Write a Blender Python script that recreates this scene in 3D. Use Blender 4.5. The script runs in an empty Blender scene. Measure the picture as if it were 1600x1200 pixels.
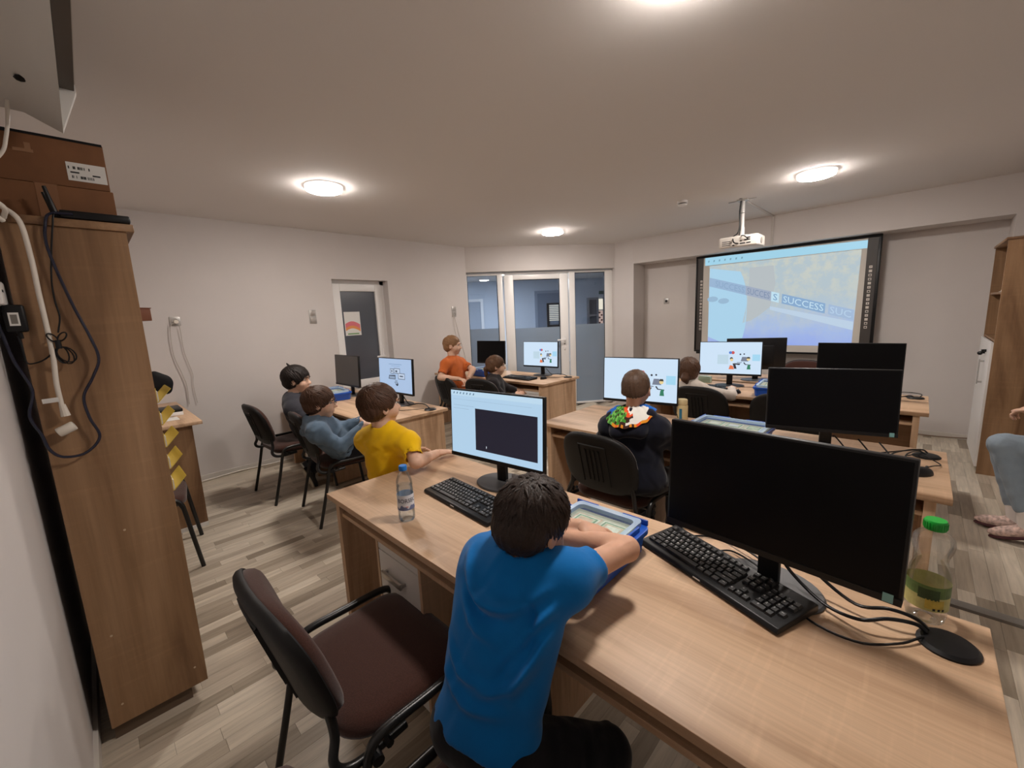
import bpy, bmesh, math, random
import numpy as np
from mathutils import Vector, Matrix

# ------------------------------------------------------------------ scene, camera, light
SC = bpy.context.scene
COL = SC.collection
SC.view_settings.view_transform = 'Standard'
SC.view_settings.look = 'None'
SC.view_settings.gamma = 1.0
SC.view_settings.use_curve_mapping = False
SC.view_settings.exposure = 0.0
SC.cycles.use_denoising = True
SC.cycles.max_bounces = 8
SC.cycles.transparent_max_bounces = 16
SC.cycles.sample_clamp_indirect = 6.0

cam_data = bpy.data.cameras.new('camera')
cam = bpy.data.objects.new('camera', cam_data)
COL.objects.link(cam)
cam_data.sensor_fit = 'HORIZONTAL'
cam_data.sensor_width = 36.0
cam_data.lens = 648.3 / 1600 * 36.0
cam_data.clip_start = 0.02
cam_data.clip_end = 60
CAMROT = [[0.715381, -0.081287, 0.693991], [0.697399, 0.144461, -0.701973], [-0.043193, 0.986166, 0.160034]]
mw = Matrix(CAMROT).to_4x4()
mw.translation = (0, 0, 1.51)
cam.matrix_world = mw
SC.camera = cam

world = bpy.data.worlds.new('world')
SC.world = world
world.use_nodes = True
world.node_tree.nodes['Background'].inputs[0].default_value = (0.10, 0.11, 0.13, 1)
world.node_tree.nodes['Background'].inputs[1].default_value = 0.3

PANEL_STRENGTH = 160.0
PANEL_COLOR = (1.0, 0.915, 0.845, 1)
EXPO_SCREEN = 1.0

# ------------------------------------------------------------------ materials
MATS = {}
def srgb(r, g, b):
    f = lambda c: (c / 255 / 12.92) if c / 255 <= 0.04045 else ((c / 255 + 0.055) / 1.055) ** 2.4
    return (f(r), f(g), f(b), 1.0)

def new_mat(name):
    m = bpy.data.materials.new(name)
    m.use_nodes = True
    nt = m.node_tree
    nt.nodes.clear()
    out = nt.nodes.new('ShaderNodeOutputMaterial')
    return m, nt, out

def link(nt, a, b):
    nt.links.new(a, b)

def plain(name, col, rough=0.5, metal=0.0, noise=0.0, nscale=30.0, bump=0.0, bscale=200.0, spec=0.5, sheen=0.0):
    if name in MATS:
        return MATS[name]
    m, nt, out = new_mat(name)
    b = nt.nodes.new('ShaderNodeBsdfPrincipled')
    b.inputs['Base Color'].default_value = col
    b.inputs['Roughness'].default_value = rough
    b.inputs['Metallic'].default_value = metal
    b.inputs['Specular IOR Level'].default_value = spec
    if sheen:
        b.inputs['Sheen Weight'].default_value = sheen
    tc = nt.nodes.new('ShaderNodeTexCoord')
    if noise:
        n = nt.nodes.new('ShaderNodeTexNoise')
        n.inputs['Scale'].default_value = nscale
        n.inputs['Detail'].default_value = 5
        link(nt, tc.outputs['Object'], n.inputs['Vector'])
        r = nt.nodes.new('ShaderNodeMapRange')
        r.inputs['From Min'].default_value = 0.3
        r.inputs['From Max'].default_value = 0.7
        r.inputs['To Min'].default_value = 1 - noise
        r.inputs['To Max'].default_value = 1 + noise
        link(nt, n.outputs['Fac'], r.inputs['Value'])
        mx = nt.nodes.new('ShaderNodeMix')
        mx.data_type = 'RGBA'
        mx.blend_type = 'MULTIPLY'
        mx.inputs['Factor'].default_value = 1.0
        mx.inputs['A'].default_value = col
        link(nt, r.outputs['Result'], mx.inputs['B'])
        link(nt, mx.outputs['Result'], b.inputs['Base Color'])
    if bump:
        n2 = nt.nodes.new('ShaderNodeTexNoise')
        n2.inputs['Scale'].default_value = bscale
        n2.inputs['Detail'].default_value = 3
        link(nt, tc.outputs['Object'], n2.inputs['Vector'])
        bp = nt.nodes.new('ShaderNodeBump')
        bp.inputs['Strength'].default_value = bump
        bp.inputs['Distance'].default_value = 0.002
        link(nt, n2.outputs['Fac'], bp.inputs['Height'])
        link(nt, bp.outputs['Normal'], b.inputs['Normal'])
    link(nt, b.outputs['BSDF'], out.inputs['Surface'])
    MATS[name] = m
    return m

def emit(name, col, strength):
    if name in MATS:
        return MATS[name]
    m, nt, out = new_mat(name)
    e = nt.nodes.new('ShaderNodeEmission')
    e.inputs['Color'].default_value = col
    e.inputs['Strength'].default_value = strength
    link(nt, e.outputs['Emission'], out.inputs['Surface'])
    MATS[name] = m
    return m

def screen_mat(name, r, g, b, k=1.0):
    """lit screen colour with a thin glossy face"""
    if name in MATS:
        return MATS[name]
    m, nt, out = new_mat(name)
    p = nt.nodes.new('ShaderNodeBsdfPrincipled')
    p.inputs['Base Color'].default_value = (0.01, 0.01, 0.01, 1)
    p.inputs['Roughness'].default_value = 0.4
    p.inputs['Specular IOR Level'].default_value = 0.3
    p.inputs['Emission Color'].default_value = srgb(r, g, b)
    p.inputs['Emission Strength'].default_value = k * EXPO_SCREEN
    link(nt, p.outputs['BSDF'], out.inputs['Surface'])
    MATS[name] = m
    return m

def wood(name, axis, light, mid, dark, rough=0.45, scale=1.0):
    """sonoma oak foil: long streaky grain along one axis with faint cross saw marks"""
    if name in MATS:
        return MATS[name]
    m, nt, out = new_mat(name)
    b = nt.nodes.new('ShaderNodeBsdfPrincipled')
    b.inputs['Roughness'].default_value = rough
    b.inputs['Specular IOR Level'].default_value = 0.35
    tc = nt.nodes.new('ShaderNodeTexCoord')
    def nz(along, across, detail, dist=0.0, rgh=0.55):
        mp = nt.nodes.new('ShaderNodeMapping')
        s = [across * scale] * 3
        s['xyz'.index(axis)] = along * scale
        mp.inputs['Scale'].default_value = s
        link(nt, tc.outputs['Object'], mp.inputs['Vector'])
        n = nt.nodes.new('ShaderNodeTexNoise')
        n.inputs['Scale'].default_value = 1.0
        n.inputs['Detail'].default_value = detail
        n.inputs['Roughness'].default_value = rgh
        n.inputs['Distortion'].default_value = dist
        link(nt, mp.outputs['Vector'], n.inputs['Vector'])
        return n
    n1 = nz(0.8, 7.0, 7, 0.9)
    ramp = nt.nodes.new('ShaderNodeValToRGB')
    ramp.color_ramp.elements[0].position = 0.28
    ramp.color_ramp.elements[0].color = dark
    ramp.color_ramp.elements[1].position = 0.72
    ramp.color_ramp.elements[1].color = light
    e = ramp.color_ramp.elements.new(0.5)
    e.color = mid
    link(nt, n1.outputs['Fac'], ramp.inputs['Fac'])
    n2 = nz(3.5, 120.0, 3)
    r2 = nt.nodes.new('ShaderNodeMapRange')
    r2.inputs['From Min'].default_value = 0.35
    r2.inputs['From Max'].default_value = 0.62
    r2.inputs['To Min'].default_value = 0.92
    r2.inputs['To Max'].default_value = 1.03
    link(nt, n2.outputs['Fac'], r2.inputs['Value'])
    n3 = nz(60.0, 5.0, 2)
    r3 = nt.nodes.new('ShaderNodeMapRange')
    r3.inputs['From Min'].default_value = 0.55
    r3.inputs['From Max'].default_value = 0.75
    r3.inputs['To Min'].default_value = 1.0
    r3.inputs['To Max'].default_value = 1.10
    link(nt, n3.outputs['Fac'], r3.inputs['Value'])
    mul = nt.nodes.new('ShaderNodeMath')
    mul.operation = 'MULTIPLY'
    link(nt, r2.outputs['Result'], mul.inputs[0])
    link(nt, r3.outputs['Result'], mul.inputs[1])
    mx = nt.nodes.new('ShaderNodeMix')
    mx.data_type = 'RGBA'
    mx.blend_type = 'MULTIPLY'
    mx.inputs['Factor'].default_value = 1.0
    link(nt, ramp.outputs['Color'], mx.inputs['A'])
    link(nt, mul.outputs['Value'], mx.inputs['B'])
    link(nt, mx.outputs['Result'], b.inputs['Base Color'])
    bp = nt.nodes.new('ShaderNodeBump')
    bp.inputs['Strength'].default_value = 0.08
    bp.inputs['Distance'].default_value = 0.001
    link(nt, n2.outputs['Fac'], bp.inputs['Height'])
    link(nt, bp.outputs['Normal'], b.inputs['Normal'])
    link(nt, b.outputs['BSDF'], out.inputs['Surface'])
    MATS[name] = m
    return m

OAK = (srgb(214, 182, 151), srgb(200, 167, 136), srgb(150, 117, 88))
OAK_X = wood('oak_along_x', 'x', *OAK)
OAK_Y = wood('oak_along_y', 'y', *OAK)
OAK_Z = wood('oak_upright', 'z', *OAK)
CAB = (srgb(168, 134, 102), srgb(148, 115, 84), srgb(100, 71, 48))
CAB_Z = wood('cabinet_oak_upright', 'z', *CAB, scale=0.8)
CAB_X = wood('cabinet_oak_along_x', 'x', *CAB)

def floor_material():
    m, nt, out = new_mat('laminate_strips')
    b = nt.nodes.new('ShaderNodeBsdfPrincipled')
    b.inputs['Roughness'].default_value = 0.42
    b.inputs['Specular IOR Level'].default_value = 0.35
    g = nt.nodes.new('ShaderNodeNewGeometry')
    oi = nt.nodes.new('ShaderNodeObjectInfo')
    add = nt.nodes.new('ShaderNodeMath')
    add.operation = 'ADD'
    link(nt, g.outputs['Random Per Island'], add.inputs[0])
    link(nt, oi.outputs['Random'], add.inputs[1])
    wn = nt.nodes.new('ShaderNodeTexWhiteNoise')
    wn.noise_dimensions = '1D'
    link(nt, add.outputs['Value'], wn.inputs['W'])
    ramp = nt.nodes.new('ShaderNodeValToRGB')
    cr = ramp.color_ramp
    cr.elements[0].position = 0.0
    cr.elements[0].color = srgb(148, 135, 118)
    cr.elements[1].position = 1.0
    cr.elements[1].color = srgb(214, 202, 184)
    for p, c in ((0.16, srgb(168, 155, 137)), (0.4, srgb(193, 180, 162)), (0.7, srgb(206, 194, 175))):
        e = cr.elements.new(p)
        e.color = c
    link(nt, wn.outputs['Value'], ramp.inputs['Fac'])
    sc = nt.nodes.new('ShaderNodeVectorMath')
    sc.operation = 'MULTIPLY'
    sc.inputs[1].default_value = (45, 3.0, 1)
    link(nt, g.outputs['Position'], sc.inputs[0])
    off = nt.nodes.new('ShaderNodeVectorMath')
    off.operation = 'SCALE'
    off.inputs['Scale'].default_value = 37.0
    link(nt, wn.outputs['Color'], off.inputs[0])
    ad = nt.nodes.new('ShaderNodeVectorMath')
    ad.operation = 'ADD'
    link(nt, sc.outputs['Vector'], ad.inputs[0])
    link(nt, off.outputs['Vector'], ad.inputs[1])
    n = nt.nodes.new('ShaderNodeTexNoise')
    n.inputs['Scale'].default_value = 1.0
    n.inputs['Detail'].default_value = 6
    n.inputs['Roughness'].default_value = 0.6
    n.inputs['Distortion'].default_value = 0.5
    link(nt, ad.outputs['Vector'], n.inputs['Vector'])
    r = nt.nodes.new('ShaderNodeMapRange')
    r.inputs['From Min'].default_value = 0.3
    r.inputs['From Max'].default_value = 0.65
    r.inputs['To Min'].default_value = 0.74
    r.inputs['To Max'].default_value = 1.06
    link(nt, n.outputs['Fac'], r.inputs['Value'])
    mx = nt.nodes.new('ShaderNodeMix')
    mx.data_type = 'RGBA'
    mx.blend_type = 'MULTIPLY'
    mx.inputs['Factor'].default_value = 1.0
    link(nt, ramp.outputs['Color'], mx.inputs['A'])
    link(nt, r.outputs['Result'], mx.inputs['B'])
    link(nt, mx.outputs['Result'], b.inputs['Base Color'])
    link(nt, b.outputs['BSDF'], out.inputs['Surface'])
    return m

def glass_mat(name, tint, gloss=0.08, rough=0.0, haze=0.0, hazecol=(0.5, 0.5, 0.5, 1)):
    """thin pane: tinted see-through with a fresnel reflection, optional frosting"""
    if name in MATS:
        return MATS[name]
    m, nt, out = new_mat(name)
    t = nt.nodes.new('ShaderNodeBsdfTransparent')
    t.inputs['Color'].default_value = tint
    last = t.outputs['BSDF']
    if haze:
        d = nt.nodes.new('ShaderNodeBsdfDiffuse')
        d.inputs['Color'].default_value = hazecol
        mh = nt.nodes.new('ShaderNodeMixShader')
        mh.inputs['Fac'].default_value = haze
        link(nt, last, mh.inputs[1])
        link(nt, d.outputs['BSDF'], mh.inputs[2])
        last = mh.outputs['Shader']
    gl = nt.nodes.new('ShaderNodeBsdfGlossy')
    gl.inputs['Roughness'].default_value = rough
    lw = nt.nodes.new('ShaderNodeLayerWeight')
    lw.inputs['Blend'].default_value = 0.25
    mr = nt.nodes.new('ShaderNodeMapRange')
    mr.inputs['To Min'].default_value = gloss * 0.5
    mr.inputs['To Max'].default_value = min(1.0, gloss * 6)
    link(nt, lw.outputs['Fresnel'], mr.inputs['Value'])
    ms = nt.nodes.new('ShaderNodeMixShader')
    link(nt, mr.outputs['Result'], ms.inputs['Fac'])
    link(nt, last, ms.inputs[1])
    link(nt, gl.outputs['BSDF'], ms.inputs[2])
    link(nt, ms.outputs['Shader'], out.inputs['Surface'])
    MATS[name] = m
    return m

WALL = plain('wall_paint', srgb(211, 205, 202), 0.85, noise=0.015, nscale=3, bump=0.06, bscale=120, spec=0.2)
CEIL = plain('ceiling_paint', srgb(226, 222, 219), 0.9, bump=0.05, bscale=90, spec=0.15)
PVC = plain('white_pvc', srgb(236, 234, 232), 0.35)
WHITE = plain('white_laminate', srgb(228, 225, 222), 0.4)
BLACKP = plain('black_plastic', (0.007, 0.007, 0.008, 1), 0.4, spec=.3)
BLACKM = plain('black_matte', (0.005, 0.005, 0.006, 1), 0.6, bump=0.1, bscale=600, spec=.25)
SHELL = plain('black_shell', (0.008, 0.0075, 0.0075, 1), 0.5, bump=0.25, bscale=900, spec=.3)
TUBE = plain('black_painted_tube', (0.01, 0.01, 0.01, 1), 0.32)
SCREENOFF = plain('dark_screen', (0.003, 0.003, 0.004, 1), 0.4, spec=0.12)
GREYB = plain('grey_base', (0.06, 0.06, 0.063, 1), 0.45)
STEEL = plain('brushed_steel', (0.6, 0.59, 0.57, 1), 0.35, metal=1.0)
SILVER = plain('silver_plastic', (0.48, 0.46, 0.44, 1), 0.4, metal=0.4)
BROWNF = plain('brown_fabric', srgb(66, 41, 34), 0.95, noise=0.22, nscale=260, bump=0.4, bscale=500, spec=0.1, sheen=0.3)
CARD = plain('cardboard', srgb(122, 82, 52), 0.85, noise=0.08, nscale=14, bump=0.1, bscale=80)
CARDD = plain('cardboard_dark', srgb(70, 40, 24), 0.9)
PAPER = plain('white_paper', srgb(226, 224, 220), 0.8)
INK = plain('black_ink', (0.02, 0.02, 0.02, 1), 0.7)
BLUEP = plain('blue_tub_plastic', srgb(24, 84, 186), 0.35)
YELLOWP = plain('yellow_card', srgb(236, 208, 90), 0.6)
WHITEP = plain('white_cable', srgb(226, 218, 206), 0.45)
NAVYC = plain('navy_cable', (0.012, 0.014, 0.035, 1), 0.45)
GREYC = plain('grey_duct', srgb(120, 115, 108), 0.6)
SKIRT = plain('white_skirting', srgb(214, 208, 200), 0.5)
LIDM = glass_mat('clear_lid', (0.86, 0.93, 0.98, 1), 0.05, 0.15, haze=0.10, hazecol=(0.75, 0.85, 0.95, 1))
LIDB = glass_mat('frosted_lid_border', (0.86, 0.93, 0.98, 1), 0.06, 0.2, haze=0.55, hazecol=(0.60, 0.78, 1.0, 1))
PETM = glass_mat('clear_bottle', (0.96, 0.97, 0.97, 1), 0.10, 0.03)
PETB = glass_mat('bluish_bottle', (0.955, 0.98, 1.0, 1), 0.10, 0.03)
WATER = glass_mat('bottle_water', (0.92, 0.965, 1.0, 1), 0.06, 0.02)

# ------------------------------------------------------------------ mesh helpers
class MB:
    """collects polygons and links them as one mesh object"""
    def __init__(self, tf=None):
        self.v, self.f, self.m = [], [], []
        self.tf = tf
        self.mi = 0
    def add(self, vs, fs):
        b = len(self.v)
        for p in vs:
            p = Vector(p)
            if self.tf is not None:
                p = self.tf @ p
            self.v.append(tuple(p))
        for f in fs:
            self.f.append([b + i for i in f])
            self.m.append(self.mi)
        return self
    def box(self, x0, x1, y0, y1, z0, z1):
        return self.add([(x0, y0, z0), (x1, y0, z0), (x1, y1, z0), (x0, y1, z0),
                         (x0, y0, z1), (x1, y0, z1), (x1, y1, z1), (x0, y1, z1)],
                        [(0, 3, 2, 1), (4, 5, 6, 7), (0, 1, 5, 4), (1, 2, 6, 5), (2, 3, 7, 6), (3, 0, 4, 7)])
    def quad(self, *ps):
        return self.add(ps, [tuple(range(len(ps)))])
    def prism(self, poly, a, b, axis='z'):
        """extrude a 2-D outline between a and b along an axis"""
        n = len(poly)
        def P(u, v, w):
            return {'z': (u, v, w), 'y': (u, w, v), 'x': (w, u, v)}[axis]
        vs = [P(u, v, a) for u, v in poly] + [P(u, v, b) for u, v in poly]
        fs = [tuple(range(n))[::-1], tuple(range(n, 2 * n))]
        for i in range(n):
            j = (i + 1) % n
            fs.append((i, j, n + j, n + i))
        return self.add(vs, fs)
    def lathe(self, prof, n=24, c=(0, 0, 0), caps=True, sx=1.0, sy=1.0):
        vs, fs = [], []
        k = len(prof)
        for r, z in prof:
            for i in range(n):
                a = 2 * math.pi * i / n
                vs.append((c[0] + r * math.cos(a) * sx, c[1] + r * math.sin(a) * sy, c[2] + z))
        for j in range(k - 1):
            for i in range(n):
                i2 = (i + 1) % n
                fs.append((j * n + i, j * n + i2, (j + 1) * n + i2, (j + 1) * n + i))
        if caps:
            fs.append(tuple(range(n))[::-1])
            fs.append(tuple(range((k - 1) * n, k * n)))
        return self.add(vs, fs)
    def tube(self, path, r, n=8, flat=1.0, closed=False):
        pts = [Vector(p) for p in path]
        rs = r if isinstance(r, (list, tuple)) else [r] * len(pts)
        vs, fs = [], []
        L = len(pts)
        up = None
        for i, p in enumerate(pts):
            if closed:
                t = pts[(i + 1) % L] - pts[i - 1]
            else:
                t = pts[min(i + 1, L - 1)] - pts[max(i - 1, 0)]
            t.normalize()
            if up is None:
                up = Vector((0, 0, 1)) if abs(t.z) < 0.9 else Vector((1, 0, 0))
            s = t.cross(up)
            if s.length < 1e-5:
                s = t.orthogonal()
            s.normalize()
            up = s.cross(t).normalized()
            for k in range(n):
                a = 2 * math.pi * k / n
                vs.append(tuple(p + s * math.cos(a) * rs[i] * flat + up * math.sin(a) * rs[i]))
        for i in range(L if closed else L - 1):
            i2 = (i + 1) % L
            for k in range(n):
                k2 = (k + 1) % n
                fs.append((i * n + k, i * n + k2, i2 * n + k2, i2 * n + k))
        if not closed:
            fs.append(tuple(range(n))[::-1])
            fs.append(tuple(range((L - 1) * n, L * n)))
        return self.add(vs, fs)
    def cyl(self, a, b, r, n=12):
        return self.tube([a, b], r, n)
    def sphere(self, c, r, seg=12, rings=8, sc=(1, 1, 1)):
        vs, fs = [], []
        for j in range(1, rings):
            th = math.pi * j / rings
            for i in range(seg):
                a = 2 * math.pi * i / seg
                vs.append((c[0] + r * sc[0] * math.sin(th) * math.cos(a), c[1] + r * sc[1] * math.sin(th) * math.sin(a), c[2] + r * sc[2] * math.cos(th)))
        t = len(vs)
        vs += [(c[0], c[1], c[2] + r * sc[2]), (c[0], c[1], c[2] - r * sc[2])]
        for j in range(rings - 2):
            for i in range(seg):
                i2 = (i + 1) % seg
                fs.append((j * seg + i, (j + 1) * seg + i, (j + 1) * seg + i2, j * seg + i2))
        for i in range(seg):
            i2 = (i + 1) % seg
            fs.append((t, i, i2))
            fs.append((t + 1, (rings - 2) * seg + i2, (rings - 2) * seg + i))
        return self.add(vs, fs)
    def build(self, name, mats, parent=None, bevel=0.0, seg=2, smooth=30, kind=None, label=None, off=None):
        me = bpy.data.meshes.new(name)
        vs = self.v
        if off is not None:
            vs = [(a - off[0], b - off[1], c - off[2]) for a, b, c in vs]
        me.from_pydata(vs, [], self.f)
        if not isinstance(mats, (list, tuple)):
            mats = [mats]
        for m in mats:
            me.materials.append(m)
        if len(mats) > 1:
            me.polygons.foreach_set('material_index', self.m)
        if bevel:
            bm = bmesh.new()
            bm.from_mesh(me)
            bmesh.ops.recalc_face_normals(bm, faces=bm.faces)
            es = [e for e in bm.edges if len(e.link_faces) == 2 and e.calc_face_angle(0) > 0.5]
            bmesh.ops.bevel(bm, geom=es, offset=bevel, segments=seg, profile=0.5, affect='EDGES', clamp_overlap=True)
            bm.to_mesh(me)
            bm.free()
        return finish(name, me, parent, smooth, kind, label)

def finish(name, me, parent=None, smooth=30, kind=None, label=None):
    if smooth:
        me.polygons.foreach_set('use_smooth', [True] * len(me.polygons))
        if smooth < 180:
            me.set_sharp_from_angle(angle=math.radians(smooth))
    me.update()
    o = bpy.data.objects.new(name, me)
    COL.objects.link(o)
    if parent is not None:
        o.parent = parent
    if kind:
        o['kind'] = kind
    if label:
        o['label'] = label
    return o

def tag(o, label=None, cat=None, group=None, kind=None):
    if label: o['label'] = label
    if cat: o['category'] = cat
    if group: o['group'] = group
    if kind: o['kind'] = kind
    return o

def thing(name, label, cat, loc=(0, 0, 0), rz=0.0, group=None):
    o = bpy.data.objects.new(name, None)
    o.empty_display_size = 0.1
    COL.objects.link(o)
    o.location = loc
    o.rotation_euler = (0, 0, rz)
    return tag(o, label, cat, group)

def copy_thing(src, loc, rz, label, group=None, skip=()):
    r = src.copy()
    COL.objects.link(r)
    r.location = loc
    r.rotation_euler = (0, 0, rz)
    r['label'] = label
    if group:
        r['group'] = group
    for ch in src.children:
        if ch.name.split('.')[0] in skip:
            continue
        c = ch.copy()
        COL.objects.link(c)
        c.parent = r
        for g in ch.children:
            d = g.copy()
            COL.objects.link(d)
            d.parent = c
    return r

def smooth_path(pts, n=8):
    """Catmull-Rom through the points"""
    P = [Vector(p) for p in pts]
    P = [P[0] * 2 - P[1]] + P + [P[-1] * 2 - P[-2]]
    out = []
    for i in range(1, len(P) - 2):
        for k in range(n):
            t = k / n
            a, b, c, d = P[i - 1], P[i], P[i + 1], P[i + 2]
            out.append(0.5 * ((2 * b) + (c - a) * t + (2 * a - 5 * b + 4 * c - d) * t * t + (3 * b - a - 3 * c + d) * t ** 3))
    out.append(P[-2])
    return out

def rrect(w, h, r, n=5, cx=0.0, cy=0.0):
    pts = []
    for sx, sy, a0 in ((1, 1, 0), (-1, 1, 90), (-1, -1, 180), (1, -1, 270)):
        for k in range(n + 1):
            a = math.radians(a0 + 90 * k / n)
            pts.append((cx + sx * (w / 2 - r) + r * math.cos(a), cy + sy * (h / 2 - r) + r * math.sin(a)))
    return pts

TEXT_CACHE = {}
def text_polys(body):
    """flat glyph outlines of a string from Blender's own font, height about 0.7 per unit size"""
    if body in TEXT_CACHE:
        return TEXT_CACHE[body]
    cu = bpy.data.curves.new('lettering', 'FONT')
    cu.body = body
    cu.align_x = 'CENTER'
    cu.align_y = 'CENTER'
    cu.resolution_u = 2
    o = bpy.data.objects.new('lettering', cu)
    COL.objects.link(o)
    me = bpy.data.meshes.new_from_object(o)
    vs = [tuple(v.co) for v in me.vertices]
    fs = [tuple(p.vertices) for p in me.polygons]
    bpy.data.objects.remove(o)
    bpy.data.meshes.remove(me)
    bpy.data.curves.remove(cu)
    TEXT_CACHE[body] = (vs, fs)
    return vs, fs


# ------------------------------------------------------------------ room shell
H = 2.59
XL, XR, YB = -5.10, 1.40, -0.19
YF, YN = 6.07, 6.42           # beam face and niche back wall on the board side
GA, GB = Vector((-5.10, 4.25, 0)), Vector((-3.61, 6.12, 0))
GT = (GB - GA).normalized()
GN = Vector((-GT.y, GT.x, 0))  # away from the room, into the corridor
TG = Matrix(((GT.x, GN.x, 0, GA.x), (GT.y, GN.y, 0, GA.y), (0, 0, 1, 0), (0, 0, 0, 1)))
GL = (GB - GA).length

def struct(mb, name, mat, parent=None, bevel=0.0, smooth=30):
    o = mb.build(name, mat, parent, bevel=bevel, smooth=smooth)
    o['kind'] = 'structure'
    return o

FLOORM = floor_material()
floor = struct(MB().prism([(XL - .3, YB - .2), (XR + .2, YB - .2), (XR + .2, 6.7), (-3.3, 6.7), (-3.61, 6.35), (-5.4, 4.1)], -0.06, -0.012), 'floor', plain('floor_underlay', srgb(90, 80, 70), 0.9))
rnd = random.Random(7)
planks = []
x = XL
sw = 0.066
while x < XR:
    y = YB - rnd.random() * 0.4
    while y < 6.45:
        l = rnd.choice((0.3, 0.36, 0.42, 0.5, 0.58))
        y0, y1 = max(y, YB), min(y + l, 6.45)
        cx, cy = x + sw / 2, (y0 + y1) / 2
        if y1 - y0 > 0.03 and (Vector((cx, cy, 0)) - GA).dot(GN) < 0.12:
            planks.append((cx, cy, y1 - y0))
        y += l
    x += sw
imw = cam.matrix_world.inverted()
def pix(p):
    q = imw @ Vector(p)
    if q.z > -0.05:
        return None
    return (800 - 648.3 * q.x / q.z, 600 + 648.3 * q.y / q.z, -q.z)
def plank_size(p):
    q = pix((p[0], p[1], 0))
    if q is None or not (-20 < q[0] < 1620 and 0 < q[1] < 1220):
        return 0
    return p[2] * sw / q[2] ** 3
planks.sort(key=plank_size, reverse=True)
pm = MB().box(-0.5, 0.5, -0.5, 0.5, -0.012, 0.0)
first = None
for cx, cy, l in planks[:300]:
    if first is None:
        first = pm.build('plank', FLOORM, floor, smooth=0)
        o = first
    else:
        o = first.copy()
        COL.objects.link(o)
        o.parent = floor
    o.location = (cx, cy, 0)
    o.scale = (sw - 0.0008, l - 0.0008, 1)
rest = MB()
for cx, cy, l in planks[300:]:
    rest.box(cx - sw / 2 + .0004, cx + sw / 2 - .0004, cy - l / 2 + .0004, cy + l / 2 - .0004, -0.012, 0)
rest.build('planks', FLOORM, floor, smooth=0, kind='stuff')

struct(MB().prism([(XL - .3, YB - .3), (XR + .3, YB - .3), (XR + .3, 6.8), (-3.3, 6.8), (-3.5, 6.6), (-5.4, 4.3)], H, H + 0.1), 'ceiling', CEIL)
# left wall with its door opening
DY0, DY1, DZ = 2.16, 2.90, 2.05
struct(MB().box(XL - .3, XL, YB - .3, DY0, -.06, H).box(XL - .3, XL, DY1, 4.25, -.06, H).box(XL - .3, XL, DY0, DY1, DZ, H), 'wall_left', WALL)
struct(MB().box(XL - .3, XR + .3, YB - .2, YB, -.06, H), 'wall_back', WALL)
struct(MB().box(XR, XR + .2, YB, 6.7, -.06, H), 'wall_right', WALL)
fw = MB().box(-3.4, XR + .2, YN, YN + .2, -.06, H)
fw.box(-3.25, 0.54, YF, YN, 2.235, H)
fw.box(0.54, XR, YF, YN, -.06, H)
fw.prism([(GB.x, GB.y), (-3.25, YF), (-3.25, YN + .1), (GB.x + GN.x * .3, GB.y + GN.y * .3)], -.06, H)
struct(fw, 'wall_front', WALL)
struct(MB(TG).box(-.3, GL, 0, .3, 2.215, H), 'wall_corner', WALL)
struct(MB(TG).box(-.25, 0.0, 0.02, .3, -.06, H), 'trim_1', WALL)
# skirting boards
struct(MB().box(XL, XL + .012, YB, DY0 - .02, 0, .055).box(XL, XL + .012, DY1 + .02, 4.25, 0, .055), 'baseboard_left', SKIRT)
struct(MB().box(-3.25, 0.54, YN - .012, YN, 0, .055), 'baseboard_front', SKIRT)
struct(MB().box(XL, XR, YB, YB + .014, 0, .062), 'baseboard_back', SKIRT)
struct(MB().box(XR - .012, XR, YB, YF, 0, .055), 'baseboard_right', SKIRT)

# rear soffit casing over the cabinet
sof = MB().prism([(-.19, 2.20), (-.03, 2.192), (.008, 2.172), (.047, 2.152), (.054, 2.30), (.094, 2.30), (.094, H), (-.19, H)], -2.02, XR, 'x')
so = struct(sof, 'trim_2', plain('soffit_board', srgb(205, 202, 196), 0.8))
struct(MB().box(-2.0, XR, 0.057, 0.090, 2.28, 2.2995), 'soffit_slot_shade', plain('slot_shade', srgb(88, 80, 72), 0.5, metal=.3), so)  # shade under the soffit step, painted as a dark strip
struct(MB().prism([(0.047, 2.154), (.094, 2.279), (.094, 2.2995), (.053, 2.2995)], -2.03, -1.995, 'x'), 'soffit_end', plain('soffit_end_white', srgb(222, 220, 216), .7), so)
hole = MB().sphere((-1.75, -.02, 2.185), .016, 8, 6, (1.2, .8, .3))
tag(hole.build('cable_gland', BLACKM), 'small black cable hole plug on the underside of rear soffit', 'fixture')

# ------------------------------------------------------------------ left door (narrow pvc door with dark glass)
dx = XL - 0.13
d1 = struct(MB().box(dx - .05, dx, DY0, DY0 + .05, 0, DZ).box(dx - .05, dx, DY1 - .05, DY1, 0, DZ).box(dx - .05, dx, DY0, DY1, DZ - .05, DZ), 'door_1', PVC)
lf = MB()
a0, a1 = DY0 + .045, DY1 - .045
lf.box(dx - .03, dx + .025, a0, a0 + .09, .03, DZ - .045).box(dx - .03, dx + .025, a1 - .09, a1, .03, DZ - .045)
lf.box(dx - .03, dx + .025, a0 + .09, a1 - .09, DZ - .135, DZ - .045).box(dx - .03, dx + .025, a0 + .09, a1 - .09, .03, .13).box(dx - .03, dx + .025, a0 + .09, a1 - .09, .68, .78)
lf.build('door_leaf', PVC, d1, bevel=.006)
MB().box(dx - .01, dx + .002, a0 + .09, a1 - .09, .13, .68).build('lower_panel', PVC, d1)
MB().box(dx - .012, dx - .004, a0 + .088, a1 - .088, .78, DZ - .134).build('pane', plain('dark_glazing', (0.085, 0.095, 0.115, 1), 0.2, spec=.8), d1)
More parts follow.
